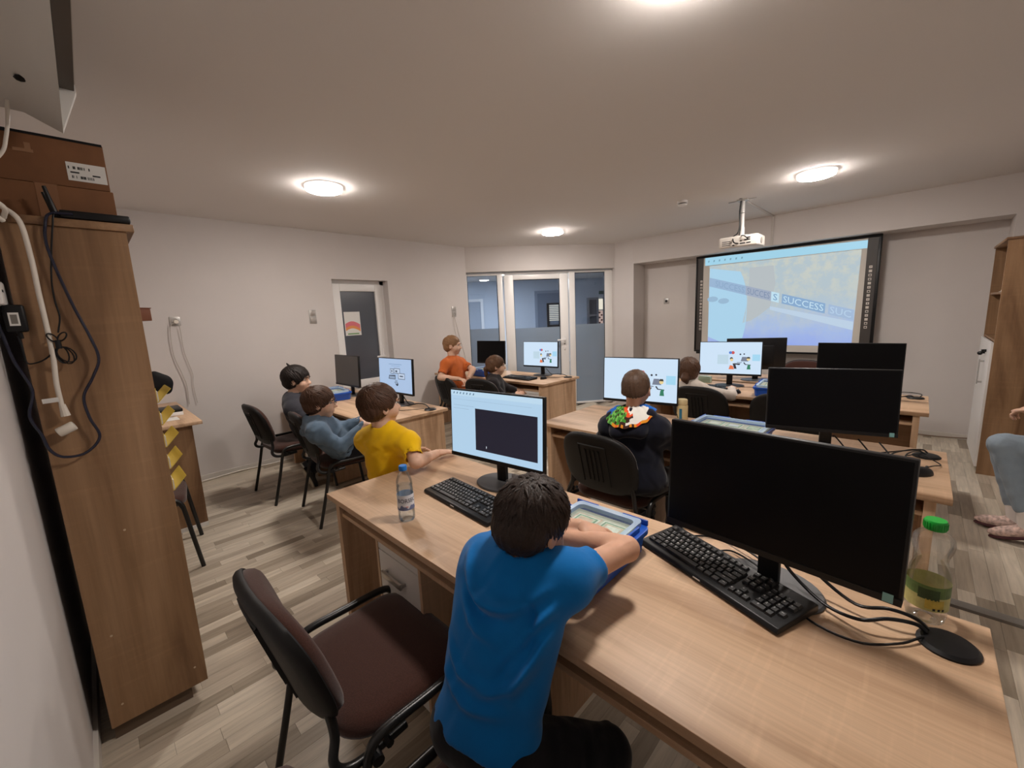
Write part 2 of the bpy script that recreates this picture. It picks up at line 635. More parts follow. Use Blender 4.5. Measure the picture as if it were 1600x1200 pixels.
MB().box(dx + .024, dx + .034, a1 - .06, a1 - .03, .98, 1.16).box(dx + .034, dx + .06, a1 - .055, a1 - .035, 1.05, 1.07).box(dx + .05, dx + .062, a1 - .16, a1 - .035, 1.05, 1.07).build('handle', PVC, d1, bevel=.003)
# paper poster stuck on the glass
po = MB()
py0, py1, pz0, pz1 = 2.325, 2.535, 1.36, 1.66
po.box(dx - .0038, dx - .0028, py0, py1, pz0, pz1)
poster = tag(po.build('paper_notice', PAPER), 'white paper notice with a pink and orange wave on the dark glass door', 'notice')
w1 = MB(); w2 = MB(); w3 = MB()
wave = [(py0 + .008 + (py1 - py0 - .016) * k / 12, pz0 + .075 + .05 * math.sin(k / 12 * 2.6 + .4)) for k in range(13)]
for mb, lo, hi in ((w1, 0.0, .055), (w2, -.035, 0.0)):
    for k in range(12):
        (ya, za), (yb, zb) = wave[k], wave[k + 1]
        mb.quad((dx - .0024, ya, za + lo), (dx - .0024, yb, zb + lo), (dx - .0024, yb, zb + hi), (dx - .0024, ya, za + hi))
w1.build('pink_wave', plain('pink_print', srgb(222, 120, 130), .8), poster)
w2.build('orange_wave', plain('orange_print', srgb(228, 150, 90), .8), poster)
w3.quad((dx - .0024, py0 + .03, pz0 + .012), (dx - .0024, py1 - .03, pz0 + .012), (dx - .0024, py1 - .03, pz0 + .03), (dx - .0024, py0 + .03, pz0 + .03))
w3.build('green_print', plain('green_print', srgb(120, 160, 110), .8), poster)

# ------------------------------------------------------------------ glazed corner partition
FD0, FD1 = 0.10, 0.17
GZ = 2.20
fr = MB(TG)
for s0, s1 in ((-.02, .012), (.49, .575), (1.66, 1.755), (2.262, GL)):
    fr.box(s0, s1, FD0, FD1, 0, GZ)
fr.box(.012, .49, FD0, FD1, 2.165, GZ).box(1.755, 2.262, FD0, FD1, 2.172, GZ).box(.575, 1.66, FD0, FD1, 2.175, GZ)
fr.box(.012, .49, FD0, FD1, 0, .05).box(1.755, 2.262, FD0, FD1, 0, .035)
win = struct(fr, 'window_1', PVC, bevel=.006)
GLASS = glass_mat('corridor_glass', (0.80, 0.85, 0.91, 1), 0.08)
FROST = glass_mat('frosted_film', (0.55, 0.66, 0.78, 1), 0.08, 0.1, haze=0.62, hazecol=(0.37, 0.46, 0.56, 1))
for s0, s1, z0 in ((.012, .49, .05), (1.755, 2.262, .035)):
    MB(TG).box(s0 - .004, s1 + .004, .13, .138, z0 - .004, 2.176).build('pane', GLASS, win, smooth=0)
    MB(TG).box(s0 + .002, s1 - .002, .127, .1285, z0, 1.335).build('frosted_film', FROST, win, smooth=0)
    gk = MB(TG)
    gk.box(s0, s0 + .008, .122, .146, z0, 2.17).box(s1 - .008, s1, .122, .146, z0, 2.17).box(s0, s1, .122, .146, 2.163, 2.172)
    gk.build('gasket', BLACKP, win, smooth=0)
dr = MB(TG)
ds0, ds1 = .60, 1.635
dr.box(ds0, .745, .085, .16, .02, 2.165).box(1.50, ds1, .085, .16, .02, 2.165).box(.745, 1.50, .085, .16, 2.085, 2.165).box(.745, 1.50, .085, .16, .02, .12)
door2 = struct(dr, 'door_2', PVC, bevel=.007)
MB(TG).box(.741, 1.504, .12, .128, .116, 2.089).build('pane', GLASS, door2, smooth=0)
MB(TG).box(.747, 1.498, .117, .1185, .12, 1.315).build('frosted_film', FROST, door2, smooth=0)
MB(TG).box(.745, .753, .112, .136, .12, 2.085).box(1.492, 1.50, .112, .136, .12, 2.085).box(.745, 1.5, .112, .136, 2.077, 2.086).build('gasket', BLACKP, door2, smooth=0)
hd = MB(TG)
hd.box(1.54, 1.575, .073, .085, .93, 1.15).box(1.55, 1.566, .03, .073, 1.09, 1.11)
hd.box(1.43, 1.568, .022, .038, 1.09, 1.11)
hd.build('handle', PVC, door2, bevel=.003)
MB(TG).cyl((1.557, .07, 1.03), (1.557, .074, 1.03), .009, 10).build('lock_cylinder', INK, door2)

# corridor beyond the glass
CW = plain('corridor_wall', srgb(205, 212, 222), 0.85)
CD = 6.5
cw = MB(TG)
cw.box(-2.6, 5.2, CD, CD + .1, -.06, H + .05).box(-2.7, -2.6, .3, CD + .1, -.06, H + .05).box(5.2, 5.3, .9, CD + .1, -.06, H + .05)
cw.box(-2.6, -.25, .28, .38, -.06, H + .05)
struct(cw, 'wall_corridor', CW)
struct(MB(TG).box(-2.6, 5.2, .301, CD + .1, H + .02, H + .1), 'ceiling_corridor', CEIL)
struct(MB(TG).box(-2.6, 5.2, .15, CD + .1, -.05, -.005), 'floor_corridor', plain('corridor_floor', srgb(150, 145, 140), .5))
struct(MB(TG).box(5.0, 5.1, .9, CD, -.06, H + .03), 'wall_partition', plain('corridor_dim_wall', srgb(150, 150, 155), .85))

# corridor furniture seen through the glass
fr1 = MB(TG)
def frame_on(s0, s1, z0, z1, d=6.5, w=.08, t=.05):
    fr1.box(s0, s0 + w, d - t, d, z0, z1).box(s1 - w, s1, d - t, d, z0, z1).box(s0 + w, s1 - w, d - t, d, z1 - w, z1)
frame_on(-.3, .62, 0, 2.09)
d3 = struct(fr1, 'door_3', PVC)
MB(TG).box(-.22, .54, 6.46, 6.49, .02, 2.01).build('door_leaf', plain('grey_door_leaf', srgb(165, 172, 182), .6), d3)
fr1 = MB(TG)
frame_on(2.25, 3.12, 0, 2.27)
d4 = struct(fr1, 'door_4', plain('grey_blue_frame', srgb(150, 160, 175), .5))
MB(TG).box(2.33, 3.04, 6.46, 6.49, .02, 2.19).build('door_leaf', plain('grey_blue_leaf', srgb(120, 132, 150), .6), d4)
wb = struct(MB(TG).box(2.62, 2.69, 6.42, 6.46, 1.1, 1.88).box(3.0, 3.04, 6.42, 6.46, 1.1, 1.88).box(2.69, 3.0, 6.42, 6.46, 1.1, 1.2).box(2.69, 3.0, 6.42, 6.46, 1.84, 1.88), 'window_2', BLACKM)
for k in range(9):
    MB(TG).box(2.69, 3.0, 6.43, 6.45, 1.33 + k * .057, 1.33 + k * .057 + .03).build('slat', emit('lit_blind', srgb(235, 225, 205), 1.0), wb, smooth=0)
wc = struct(MB(TG).box(3.93, 4.0, 6.4, 6.47, 0, 2.0).box(4.25, 4.3, 6.4, 6.47, 0, 2.0).box(4.0, 4.25, 6.4, 6.47, 1.93, 2.0).box(4.0, 4.25, 6.4, 6.47, 1.0, 1.08).box(4.0, 4.25, 6.4, 6.47, 1.42, 1.47), 'window_3', plain('corridor_frame', srgb(140, 140, 145), .5))
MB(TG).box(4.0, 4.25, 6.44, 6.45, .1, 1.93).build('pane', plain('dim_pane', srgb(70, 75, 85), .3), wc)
wd = struct(MB(TG).box(4.29, 4.31, 6.42, 6.47, 1.1, 2.0).box(4.455, 4.475, 6.42, 6.47, 1.1, 2.0), 'window_4', plain('corridor_frame', srgb(140, 140, 145), .5))
MB(TG).box(4.31, 4.455, 6.44, 6.45, 1.62, 1.95).build('lit_pane', emit('lit_window', srgb(255, 236, 205), 1.3), wd, smooth=0)
MB(TG).box(4.31, 4.455, 6.44, 6.45, 1.15, 1.58).build('lit_pane', emit('lit_window_pink', srgb(225, 185, 165), .9), wd, smooth=0)
for k in range(5):
    MB(TG).sphere((4.34 + .07 * (k % 2), 6.43, 1.2 + k * .08), .035, 8, 6, (1, .1, .8)).build('curtain_motif', plain('motif_brown', srgb(120, 70, 60), .8), wd)
ex = tag(MB(TG).box(4.34, 4.56, 6.44, 6.50, 2.1, 2.2).build('exit_sign', plain('dark_sign', srgb(60, 90, 80), .6), bevel=.01), 'small dark emergency sign high on corridor wall behind glass partition', 'sign')
cc = MB(TG).box(3.6, 4.7, 4.6, 5.2, 0, .72)
cct = thing('white_counter', 'white low counter in the corridor behind right glass pane', 'counter', TG @ Vector((3.6, 4.6, 0)))
cc.build('counter_body', WHITE, cct, off=cct.location, bevel=.01)
MB(TG).box(3.55, 4.75, 4.55, 5.25, .72, .76).build('counter_top', WHITE, cct, off=cct.location)
# corridor ceiling lamp
cl = thing('corridor_light', 'round white ceiling lamp glowing in the corridor behind the glass door', 'lamp', TG @ Vector((.95, 4.2, H + .02)))
MB().lathe([(.15, 0), (.15, -.03)], 24).build('lamp_rim', PVC, cl)
MB().lathe([(.14, -.0301), (.14, -.034)], 24).build('diffuser', emit('corridor_lamp', (0.86, 0.92, 1.0, 1), 430.0), cl)
cl2 = copy_thing(cl, TG @ Vector((-.9, 3.4, H + .02)), 0, 'round white ceiling lamp in the corridor beyond the left glass pane')

# ------------------------------------------------------------------ ceiling lamps
EM = emit('lamp_diffuser', PANEL_COLOR, PANEL_STRENGTH)
lamp = thing('ceiling_lamp', 'round ceiling lamp at the top edge above the blue shirted boy', 'lamp', (-.61, 1.475, H), group='round ceiling lamps')
MB().lathe([(.142, 0), (.142, -.020), (.139, -.024), (.135, -.024)], 40).build('rim', emit('lit_acrylic_edge', (1.0, .9, .82, 1), 1.6), lamp)
MB().lathe([(.1355, -.0235), (.131, -.033), (.112, -.040), (.06, -.045)], 40).build('diffuser', EM, lamp)
copy_thing(lamp, (-3.47, 1.49, H), 0, 'round ceiling lamp near the left wall above the brown chairs', 'round ceiling lamps')
copy_thing(lamp, (-.73, 4.47, H), 0, 'round ceiling lamp in front of the projector at upper right', 'round ceiling lamps')
copy_thing(lamp, (-3.55, 4.47, H), 0, 'round ceiling lamp in front of the glass partition', 'round ceiling lamps')

# smoke detector
sd = thing('smoke_detector', 'small round smoke detector on ceiling between lamp and projector', 'detector', (-1.83, 4.42, H))
MB().lathe([(.05, 0), (.05, -.018), (.042, -.024)], 24).build('base', PVC, sd)
MB().lathe([(.04, -.024), (.04, -.032)], 24).build('vent_ring', BLACKP, sd)
MB().lathe([(.044, -.032), (.042, -.045), (.02, -.05)], 24).build('cap', PVC, sd)

# ------------------------------------------------------------------ projector
PX, PY = -1.41, 4.92
pr = thing('projector', 'white projector hanging from a ceiling pole before the whiteboard', 'projector', (PX, PY, H))
MB().box(-.05, .05, -.05, .05, -.012, 0).box(-.14, .12, -.008, .008, -.008, 0).box(-.01, .01, -.1, .12, -.008, 0).build('ceiling_plate', SILVER, pr)
MB().cyl((0, 0, -.01), (0, 0, -.30), .017, 14).cyl((0, 0, -.27), (0, 0, -.36), .022, 14).build('pole', PVC, pr)
BZ0, BZ1 = 2.115 - H, 2.225 - H
pb = MB().box(-.185, .185, -.13, .13, BZ0, BZ1)
body = pb.build('body', plain('ivory_plastic', srgb(232, 226, 218), .45), pr, bevel=.018, seg=3)
vent = MB()
for k in range(3):
    vent.box(-.15, -.07 + .02 * (k % 2), -.1315, -.129, BZ0 + .06 - k * .018, BZ0 + .066 - k * .018)
vent.build('vent', INK, body)
ports = MB()
for k, (u, v, w) in enumerate(((.02, .03, .05), (.08, .03, .04), (.02, .055, .02), (.06, .06, .055), (-.05, .02, .02), (.085, .08, .03))):
    ports.box(u, u + w, -.1315, -.129, BZ0 + v - .006, BZ0 + v + .006)
ports.build('port', INK, body)
MB().cyl((.19, -.02, BZ0 + .05), (.183, -.02, BZ0 + .05), .03, 16).build('side_grille', plain('grille_grey', srgb(150, 145, 138), .6), body)
MB().cyl((.05, .13, BZ0 + .055), (.05, .16, BZ0 + .055), .035, 20).build('lens', BLACKP, body)
MB().box(-.06, .06, -.06, .06, BZ1 - .002, BZ1 + .012).build('bracket', PVC, pr)
cb = MB()
cb.tube(smooth_path([(-.012, -.03, 0), (-.022, -.03, -.12), (-.018, -.028, -.26), (-.03, -.05, -.33), (-.05, -.11, -.37), (-.03, -.15, -.43), (.01, -.135, BZ0 + .03)]), .006, 6)
cb.tube(smooth_path([(-.008, -.028, 0), (-.016, -.03, -.15), (-.01, -.03, -.28), (.0, -.08, -.36), (.06, -.15, -.375), (.1, -.135, BZ0 + .06)]), .005, 6)
cb.tube([(-.03, -.012, -.13), (.025, -.02, -.13)], .003, 6)
tag(cb.build('projector_cables', BLACKP, off=(0, 0, 0)), 'black cables tied along projector pole looping to its ports', 'cable')
bpy.data.objects['projector_cables'].location = (PX, PY, H)
duct = MB().box(-1.412, -1.388, PY + .06, YF, H - .016, H).box(-1.412, -1.388, YF - .014, YF, 2.236, H - .016)
tag(duct.build('cable_channel', plain('channel_white', srgb(200, 194, 188), .5), bevel=.002), 'thin white cable channel across ceiling and down beam to whiteboard', 'cable channel')

# ------------------------------------------------------------------ interactive whiteboard
WX0, WX1, WZ0, WZ1, WY = -2.357, -.376, .893, 2.228, 6.22
bd = thing('interactive_whiteboard', 'wide black framed interactive whiteboard showing a projected picture', 'whiteboard', ((WX0 + WX1) / 2, WY, WZ0))
bo = bd.location
def B(mb, name, mat, parent=bd, **k):
    return mb.build(name, mat, parent, off=bo, **k)
fm = MB()
fm.box(WX0, WX1, WY - .012, WY + .03, WZ1 - .028, WZ1).box(WX0, WX1, WY - .012, WY + .03, WZ0, WZ0 + .024)
fm.box(WX0, WX0 + .022, WY - .012, WY + .03, WZ0 + .024, WZ1 - .028).box(WX1 - .03, WX1, WY - .012, WY + .03, WZ0 + .024, WZ1 - .028)
B(fm, 'frame', BLACKP, bevel=.003)
B(MB().box(WX0 + .02, WX1 - .02, WY, WY + .025, WZ0 + .02, WZ1 - .02), 'writing_surface', plain('board_white', srgb(205, 200, 192), .5))
B(MB().box(WX0 + .3, WX0 + .4, WY + .02, YN, WZ0 + .3, WZ1 - .3).box(WX1 - .4, WX1 - .3, WY + .02, YN, WZ0 + .3, WZ1 - .3), 'wall_bracket', STEEL)
STRIP = plain('dark_strip', srgb(62, 57, 54), .5)
sl = B(MB().box(WX0 + .022, WX0 + .098, WY - .004, WY + .001, WZ0 + .024, WZ1 - .028), 'button_strip', STRIP)
sr = B(MB().box(WX1 - .122, WX1 - .03, WY - .004, WY + .001, WZ0 + .024, WZ1 - .028), 'button_strip', STRIP)
ICON = plain('icon_white', srgb(205, 198, 190), .6)
for par, xc in ((sl, WX0 + .077), (sr, WX1 - .078)):
    for k in range(16):
        z = 1.885 - k * .0445
        ic = MB().box(xc - .014, xc + .014, WY - .0048, WY - .0038, z - .014, z + .014)
        ob = B(ic, 'icon_button', ICON, par, smooth=0)
        if k % 3 != 1:
            dk = MB()
            if k % 4 == 0:
                dk.box(xc - .007, xc + .007, WY - .0054, WY - .0047, z - .003, z + .003)
            elif k % 4 == 1:
                dk.box(xc - .003, xc + .003, WY - .0054, WY - .0047, z - .008, z + .008)
            else:
                dk.box(xc - .008, xc + .008, WY - .0054, WY - .0047, z - .008, z + .006)
            ic2 = dk
            ic2.v = [(a, b, c) for a, b, c in ic2.v]
            # glyph joined into the button mesh as a second material
            me = ob.data
            vs = [tuple(v.co) for v in me.vertices] + [(a - bo.x, b - bo.y, c - bo.z) for a, b, c in ic2.v]
            fs = [tuple(p.vertices) for p in me.polygons] + [tuple(i + 8 for i in f) for f in ic2.f]
            nm = bpy.data.meshes.new('icon_button')
            nm.from_pydata(vs, [], fs)
            nm.materials.append(ICON)
            nm.materials.append(INK)
            nm.polygons.foreach_set('material_index', [0] * 6 + [1] * (len(fs) - 6))
            ob.data = nm
# projected image, projector light put in as the picture's own glow; laid out in board coordinates u (0..1 left to right) and v (0..1 bottom to top)
PJ = {}
def pjm(name, r, g, b):
    if name not in PJ:
        PJ[name] = screen_mat('projected_' + name, r, g, b)
    return PJ[name]
IX0, IX1, IZ0, IZ1 = -2.17, -.565, 1.0, 2.085
def proj_backdrop():
    m, nt, out = new_mat('projected_scene')
    tc = nt.nodes.new('ShaderNodeTexCoord')
    sp = nt.nodes.new('ShaderNodeSeparateXYZ')
    link(nt, tc.outputs['Object'], sp.inputs['Vector'])
    ramp = nt.nodes.new('ShaderNodeValToRGB')
    cr = ramp.color_ramp
    cr.elements[0].position = 0.0
    cr.elements[0].color = srgb(150, 172, 238)
    cr.elements[1].position = 1.0
    cr.elements[1].color = srgb(180, 198, 206)
    for p, c in ((.22, srgb(166, 190, 232)), (.42, srgb(178, 198, 214)), (.62, srgb(180, 197, 206))):
        e = cr.elements.new(p)
        e.color = c
    mr = nt.nodes.new('ShaderNodeMapRange')
    mr.inputs['From Min'].default_value = IZ0 - WZ0
    mr.inputs['From Max'].default_value = IZ1 - WZ0
    n = nt.nodes.new('ShaderNodeTexNoise')
    n.inputs['Scale'].default_value = 3.0
    n.inputs['Detail'].default_value = 8
    link(nt, tc.outputs['Object'], n.inputs['Vector'])
    ma = nt.nodes.new('ShaderNodeMath')
    ma.operation = 'MULTIPLY_ADD'
    ma.inputs[1].default_value = 0.35
    link(nt, n.outputs['Fac'], ma.inputs[0])
    sub = nt.nodes.new('ShaderNodeMath')
    sub.operation = 'SUBTRACT'
    sub.inputs[1].default_value = 0.17
    link(nt, sp.outputs['Z'], mr.inputs['Value'])
    link(nt, mr.outputs['Result'], sub.inputs[0])
    link(nt, sub.outputs['Value'], ma.inputs[2])
    link(nt, ma.outputs['Value'], ramp.inputs['Fac'])
    # crackled beige plaster texture in the upper part
    n2 = nt.nodes.new('ShaderNodeTexNoise')
    n2.inputs['Scale'].default_value = 7.0
    n2.inputs['Detail'].default_value = 10
    n2.inputs['Roughness'].default_value = 0.7
    link(nt, tc.outputs['Object'], n2.inputs['Vector'])
    r2 = nt.nodes.new('ShaderNodeMapRange')
    r2.inputs['From Min'].default_value = 0.44
    r2.inputs['From Max'].default_value = 0.58
    link(nt, n2.outputs['Fac'], r2.inputs['Value'])
    msk = nt.nodes.new('ShaderNodeMath')
    msk.operation = 'MULTIPLY'
    link(nt, r2.outputs['Result'], msk.inputs[0])
    link(nt, mr.outputs['Result'], msk.inputs[1])
    mx = nt.nodes.new('ShaderNodeMix')
    mx.data_type = 'RGBA'
    link(nt, msk.outputs['Value'], mx.inputs['Factor'])
    link(nt, ramp.outputs['Color'], mx.inputs['A'])
    mx.inputs['B'].default_value = srgb(204, 208, 198)
    p = nt.nodes.new('ShaderNodeBsdfPrincipled')
    p.inputs['Base Color'].default_value = (0.02, 0.02, 0.02, 1)
    p.inputs['Roughness'].default_value = 0.6
    p.inputs['Emission Strength'].default_value = 0.92
    link(nt, mx.outputs['Result'], p.inputs['Emission Color'])
    link(nt, p.outputs['BSDF'], out.inputs['Surface'])
    return m
pim = B(MB().quad((IX0, WY - .0012, IZ0), (IX1, WY - .0012, IZ0), (IX1 + .02, WY - .0012, IZ1), (IX0 - .005, WY - .0012, IZ1)), 'projected_picture', proj_backdrop(), smooth=0)
def U(u, v, k=2):
    return (IX0 + (IX1 - IX0) * u, WY - .0012 - .0006 * k, IZ0 + (IZ1 - IZ0) * v)
def PI_(name, polys, mat, k=2):
    mb = MB()
    for p in polys:
        mb.quad(*[U(u, v, k) for u, v in p])
    return B(mb, name, mat, pim, smooth=0)
B(MB().quad((-2.236, WY - .0018, 2.095), (-.497, WY - .0018, 2.092), (-.495, WY - .0018, 2.178), (-2.238, WY - .0018, 2.205)), 'picture_toolbar', pjm('toolbar', 158, 208, 230), smooth=0)
tb = MB()
for k in range(7):
    u = -2.20 + k * .07
    tb.quad((u, WY - .0024, 2.135), (u + .018, WY - .0024, 2.135), (u + .022, WY - .0024, 2.16), (u + .004, WY - .0024, 2.16))
B(tb, 'toolbar_icons', pjm('toolbar_icon', 120, 160, 180), smooth=0)
# big pale disc at left, brownish wedge, tape with lettering, pale strips
arc = [(0, 1)] + [(.32 - .30 * (t / 14) ** 2.4 * 1.0, 1 - t / 14 * .82) for t in range(15)] + [(0, .18)]
arc = [(0.0, .97)] + [(.18 + .125 * math.cos(a) , .42 + .55 * math.sin(a)) for a in [math.radians(60 - 12 * k) for k in range(11)]] + [(0, .1)]
PI_('pale_disc', [arc], pjm('disc', 168, 208, 232), 1)
PI_('tan_shadow', [[(.31, .93), (.48, .93), (.50, .72), (.47, .45), (.40, .36), (.34, .30), (.275, .27), (.285, .36), (.305, .52), (.312, .72)]], pjm('tan', 180, 188, 192), 1)
PI_('pale_strip', [[(.47, .46), (1.0, .26), (1.0, .17), (.47, .42)]], pjm('strip', 186, 206, 226), 1)
def tape(s0, s1, name, r, g, b, k):
    a, c = (.0, .80), (1.0, .33)
    L = lambda s, o: (a[0] + (c[0] - a[0]) * s, a[1] + (c[1] - a[1]) * s + o)
    PI_(name, [[L(s0, -.055), L(s1, -.055), L(s1, .055), L(s0, .055)]], pjm(name, r, g, b), k)
tape(.0, .29, 'tape_faded', 150, 178, 208, 3)
tape(.29, .475, 'tape_grey', 158, 170, 190, 3)
tape(.475, .53, 'tape_white', 190, 222, 238, 3)
tape(.55, .83, 'tape_blue', 134, 168, 204, 3)
tape(.85, 1.0, 'tape_pale', 160, 184, 214, 3)
def pword(word, s0, s1, name, r, g, b):
    vs, fs = text_polys(word)
    xs = [v[0] for v in vs]
    ys = [v[1] for v in vs]
    a, c = (.0, .80), (1.0, .33)
    mb = MB()
    out = []
    for v in vs:
        s = s0 + (s1 - s0) * (v[0] - min(xs)) / (max(xs) - min(xs))
        o = -.036 + .072 * (v[1] - min(ys)) / (max(ys) - min(ys))
        out.append(U(a[0] + (c[0] - a[0]) * s, a[1] + (c[1] - a[1]) * s + o, 5))
    mb.add(out, fs)
    B(mb, name, pjm(name, r, g, b), pim, smooth=0)
pword('SUCCESS', .56, .82, 'lettering_white', 196, 224, 240)
pword('SUC', .86, .985, 'lettering_pale', 182, 206, 230)
pword('SUCCES', .30, .465, 'lettering_dark', 122, 140, 170)
pword('S', .49, .518, 'lettering_blue', 110, 150, 190)
pword('SUCCESS', .05, .28, 'lettering_faint', 134, 164, 196)
PI_('glasses_shape', [[(.03 + .045 * math.cos(a), .58 + .035 * math.sin(a)) for a in [k * math.pi / 6 for k in range(12)]], [(.12 + .045 * math.cos(a), .55 + .035 * math.sin(a)) for a in [k * math.pi / 6 for k in range(12)]]], pjm('glasses', 150, 182, 208), 2)
# small sensor knob under the board
B(MB().box(WX0 + .03, WX0 + .09, WY - .01, WY + .02, WZ0 - .03, WZ0).box(WX0 + 1.0, WX0 + 1.05, WY - .02, WY + .02, WZ1, WZ1 + .006), 'sensor', BLACKP, bevel=.003)

# ------------------------------------------------------------------ wall sockets and switches
def wall_plate(name, label, cat, y0, y1, z0, z1, halves, x=XL):
    t = thing(name, label, cat, (x, (y0 + y1) / 2, (z0 + z1) / 2), 0)
    w, h = y1 - y0, z1 - z0
    MB().box(0, .009, -w / 2, w / 2, -h / 2, h / 2).build('cover_plate', SILVER, t, bevel=.003)
    n = len(halves)
    for k, kind in enumerate(halves):
        zc = h / 2 - (k + .5) * h / n
        if kind == 'switch':
            MB().box(.009, .014, -w * .36, w * .36, zc - w * .36, zc + w * .36).build('rocker', plain('rocker_silver', srgb(178, 172, 166), .35, metal=.5), t, bevel=.002)
        else:
            MB().lathe([(.028, 0), (.028, .004), (.02, .004), (.018, .001)], 20).build('socket_well', plain('socket_silver', srgb(170, 165, 160), .4, metal=.4), t)
            o = [c for c in t.children if c.name.startswith('socket_well')][-1]
            o.rotation_euler = (0, math.pi / 2, 0)
            o.location = (.009, 0, zc)
    return t
wall_plate('wall_socket', 'silver socket plate with a plug high on wall beside the cabinet', 'socket', .58, .665, 1.563, 1.648, ['socket'])
wall_plate('wall_switch', 'silver double light switch on wall left of the narrow door', 'switch', 1.855, 1.935, 1.53, 1.69, ['switch', 'switch'])
wall_plate('wall_socket', 'silver socket and switch plate above the orange shirted boy', 'socket', 3.93, 4.01, 1.545, 1.70, ['switch', 'socket'])
t = thing('wall_socket', 'single silver socket plate on wall left of the whiteboard', 'socket', (-2.876, YN, 1.645))
MB().box(-.042, .042, -.009, 0, -.042, .042).build('cover_plate', SILVER, t, bevel=.003)
MB().cyl((0, -.009, 0), (0, -.0115, 0), .02, 16).build('socket_well', INK, t)
t = thing('wall_socket', 'white socket plate low under the whiteboard corner', 'socket', (-2.30, YN, .80))
MB().box(-.042, .042, -.009, 0, -.042, .042).build('cover_plate', PVC, t, bevel=.003)
MB().cyl((0, -.009, 0), (0, -.0115, 0), .02, 16).build('socket_well', GREYC, t)
pl = thing('white_plug', 'white plug in the wall socket beside the cabinet with two hanging wires', 'plug', (XL + .012, .627, 1.60))
MB().cyl((0, 0, 0), (.03, 0, 0), .018, 14).build('plug_body', WHITEP, pl)
THINC = plain('thin_grey_wire', srgb(186, 178, 170), .6)
MB().tube(smooth_path([(.025, -.005, -.01), (.02, -.05, -.05), (.012, -.06, -.3), (.012, -.02, -.5), (.012, -.0, -.62), (.012, -.005, -.80)]), .004, 6).build('wire', THINC, pl)
MB().tube(smooth_path([(.025, .005, -.01), (.02, .02, -.06), (.012, .025, -.3), (.012, .06, -.5), (.012, .05, -.62), (.012, .06, -.80)]), .003, 6).build('wire', THINC, pl)
w = MB().tube(smooth_path([(XL + .012, 3.96, 1.56), (XL + .012, 3.99, 1.45), (XL + .012, 4.05, 1.2), (XL + .012, 4.12, .95), (XL + .02, 4.15, .76)]), .003, 6)
tag(w.build('thin_wire', THINC), 'thin grey wire below socket by glass partition, the one nearer the glass', 'cable')
w = MB().tube(smooth_path([(XL + .02, 3.94, 1.56), (XL + .015, 3.95, 1.4), (XL + .015, 3.99, 1.15), (XL + .015, 4.02, .9), (XL + .02, 4.0, .76)]), .003, 6)
tag(w.build('thin_wire', THINC), 'thin grey wire below socket by glass partition, the one farther from the glass', 'cable')
w = MB().tube(smooth_path([(XL + .03, .1, .01), (XL + .05, .6, .01), (XL + .025, .95, .015), (XL + .04, 1.3, .01), (XL + .03, 2.1, .01)]), .008, 6)
tag(w.build('floor_cable', WHITEP), 'white cable lying along the foot of the left wall', 'cable')
w = MB().tube(smooth_path([(-.05, YN - .03, .02), (.12, YN - .05, .012), (.3, YN - .04, .015), (.5, YN - .03, .03)]), .006, 6)
tag(w.build('floor_cable', plain('brown_wire', srgb(130, 105, 85), .6), ), 'thin brownish cable along the wall foot near tall right cabinet', 'cable')
fd = MB().prism([(2.80, 0), (2.805, .012), (2.82, .018), (2.85, .018), (2.865, .012), (2.87, 0)], .0, XR - .02, 'x')
tag(fd.build('floor_duct', GREYC), 'grey rounded cable duct strip crossing the floor right of the desks', 'cable duct')

# ------------------------------------------------------------------ desks
def make_desk(name, label):
    t = thing(name, label, 'desk', (0, 0, 0))
    MB().box(-1.027, 1.027, 0, .70, .725, .75).build('desk_top', OAK_X, t, bevel=.0025, seg=2)
    for sx in (-1, 1):
        a, b = sorted((sx * .985, sx * .95))
        MB().box(a, b, .02, .68, 0, .725).build('side_panel', OAK_Z, t, bevel=.001, seg=1)
    MB().box(.0, .03, .05, .58, 0, .65).build('middle_panel', OAK_Z, t, bevel=.001, seg=1)
    MB().box(-.95, .95, .66, .678, .28, .725).build('back_panel', OAK_X, t)
    sh = MB().box(-.95, .95, .03, .40, .65, .668)
    sh.build('keyboard_shelf', OAK_X, t, bevel=.001, seg=1)
    MB().box(-.645, -.63, .03, .60, 0, .65).build('divider_panel', OAK_Z, t)
    MB().box(-.34, -.325, .03, .60, 0, .65).build('divider_panel', OAK_Z, t)
    MB().box(-.63, -.34, .05, .60, .04, .06).build('pedestal_floor', OAK_X, t)
    MB().box(-.628, -.342, .032, .05, .622, .648).build('drawer', WHITE, t, bevel=.001, seg=1)
    d = MB().box(-.628, -.342, .032, .05, .06, .617).build('door', WHITE, t, bevel=.001, seg=1)
    MB().box(-.575, -.435, .006, .016, .532, .556).box(-.575, -.565, .014, .033, .537, .55).box(-.445, -.435, .014, .033, .537, .55).build('handle', STEEL, d, bevel=.0015)
    g = MB().lathe([(.052, 0), (.052, .004), (.045, .010), (.02, .013)], 28, c=(.955, .565, .75)).build('cable_grommet', BLACKP, t)
    return t
desk = make_desk('computer_desk', 'light oak desk nearest the camera with the blue shirted boy')
desk.location = (-.855, .667, 0)
DG = 'light oak computer desks'
desk['group'] = DG
copy_thing(desk, (-.885, 2.21, 0), 0, 'light oak desk in the second row with the hooded boy', DG)
copy_thing(desk, (-.94, 3.86, 0), 0, 'light oak desk in the third row before the whiteboard', DG)
dl1 = copy_thing(desk, (-3.92, 1.42, 0), 0, 'light oak desk by the narrow door with two monitors', DG)
dl3 = copy_thing(desk, (-3.985, 3.475, 0), 0, 'light oak desk in front of the glass partition', DG)
MB().box(.632, .945, .032, .05, .06, .617).build('door', WHITE, dl3, bevel=.001, seg=1)
MB().box(.615, .63, .03, .60, 0, .65).build('divider_panel', OAK_Z, dl3)
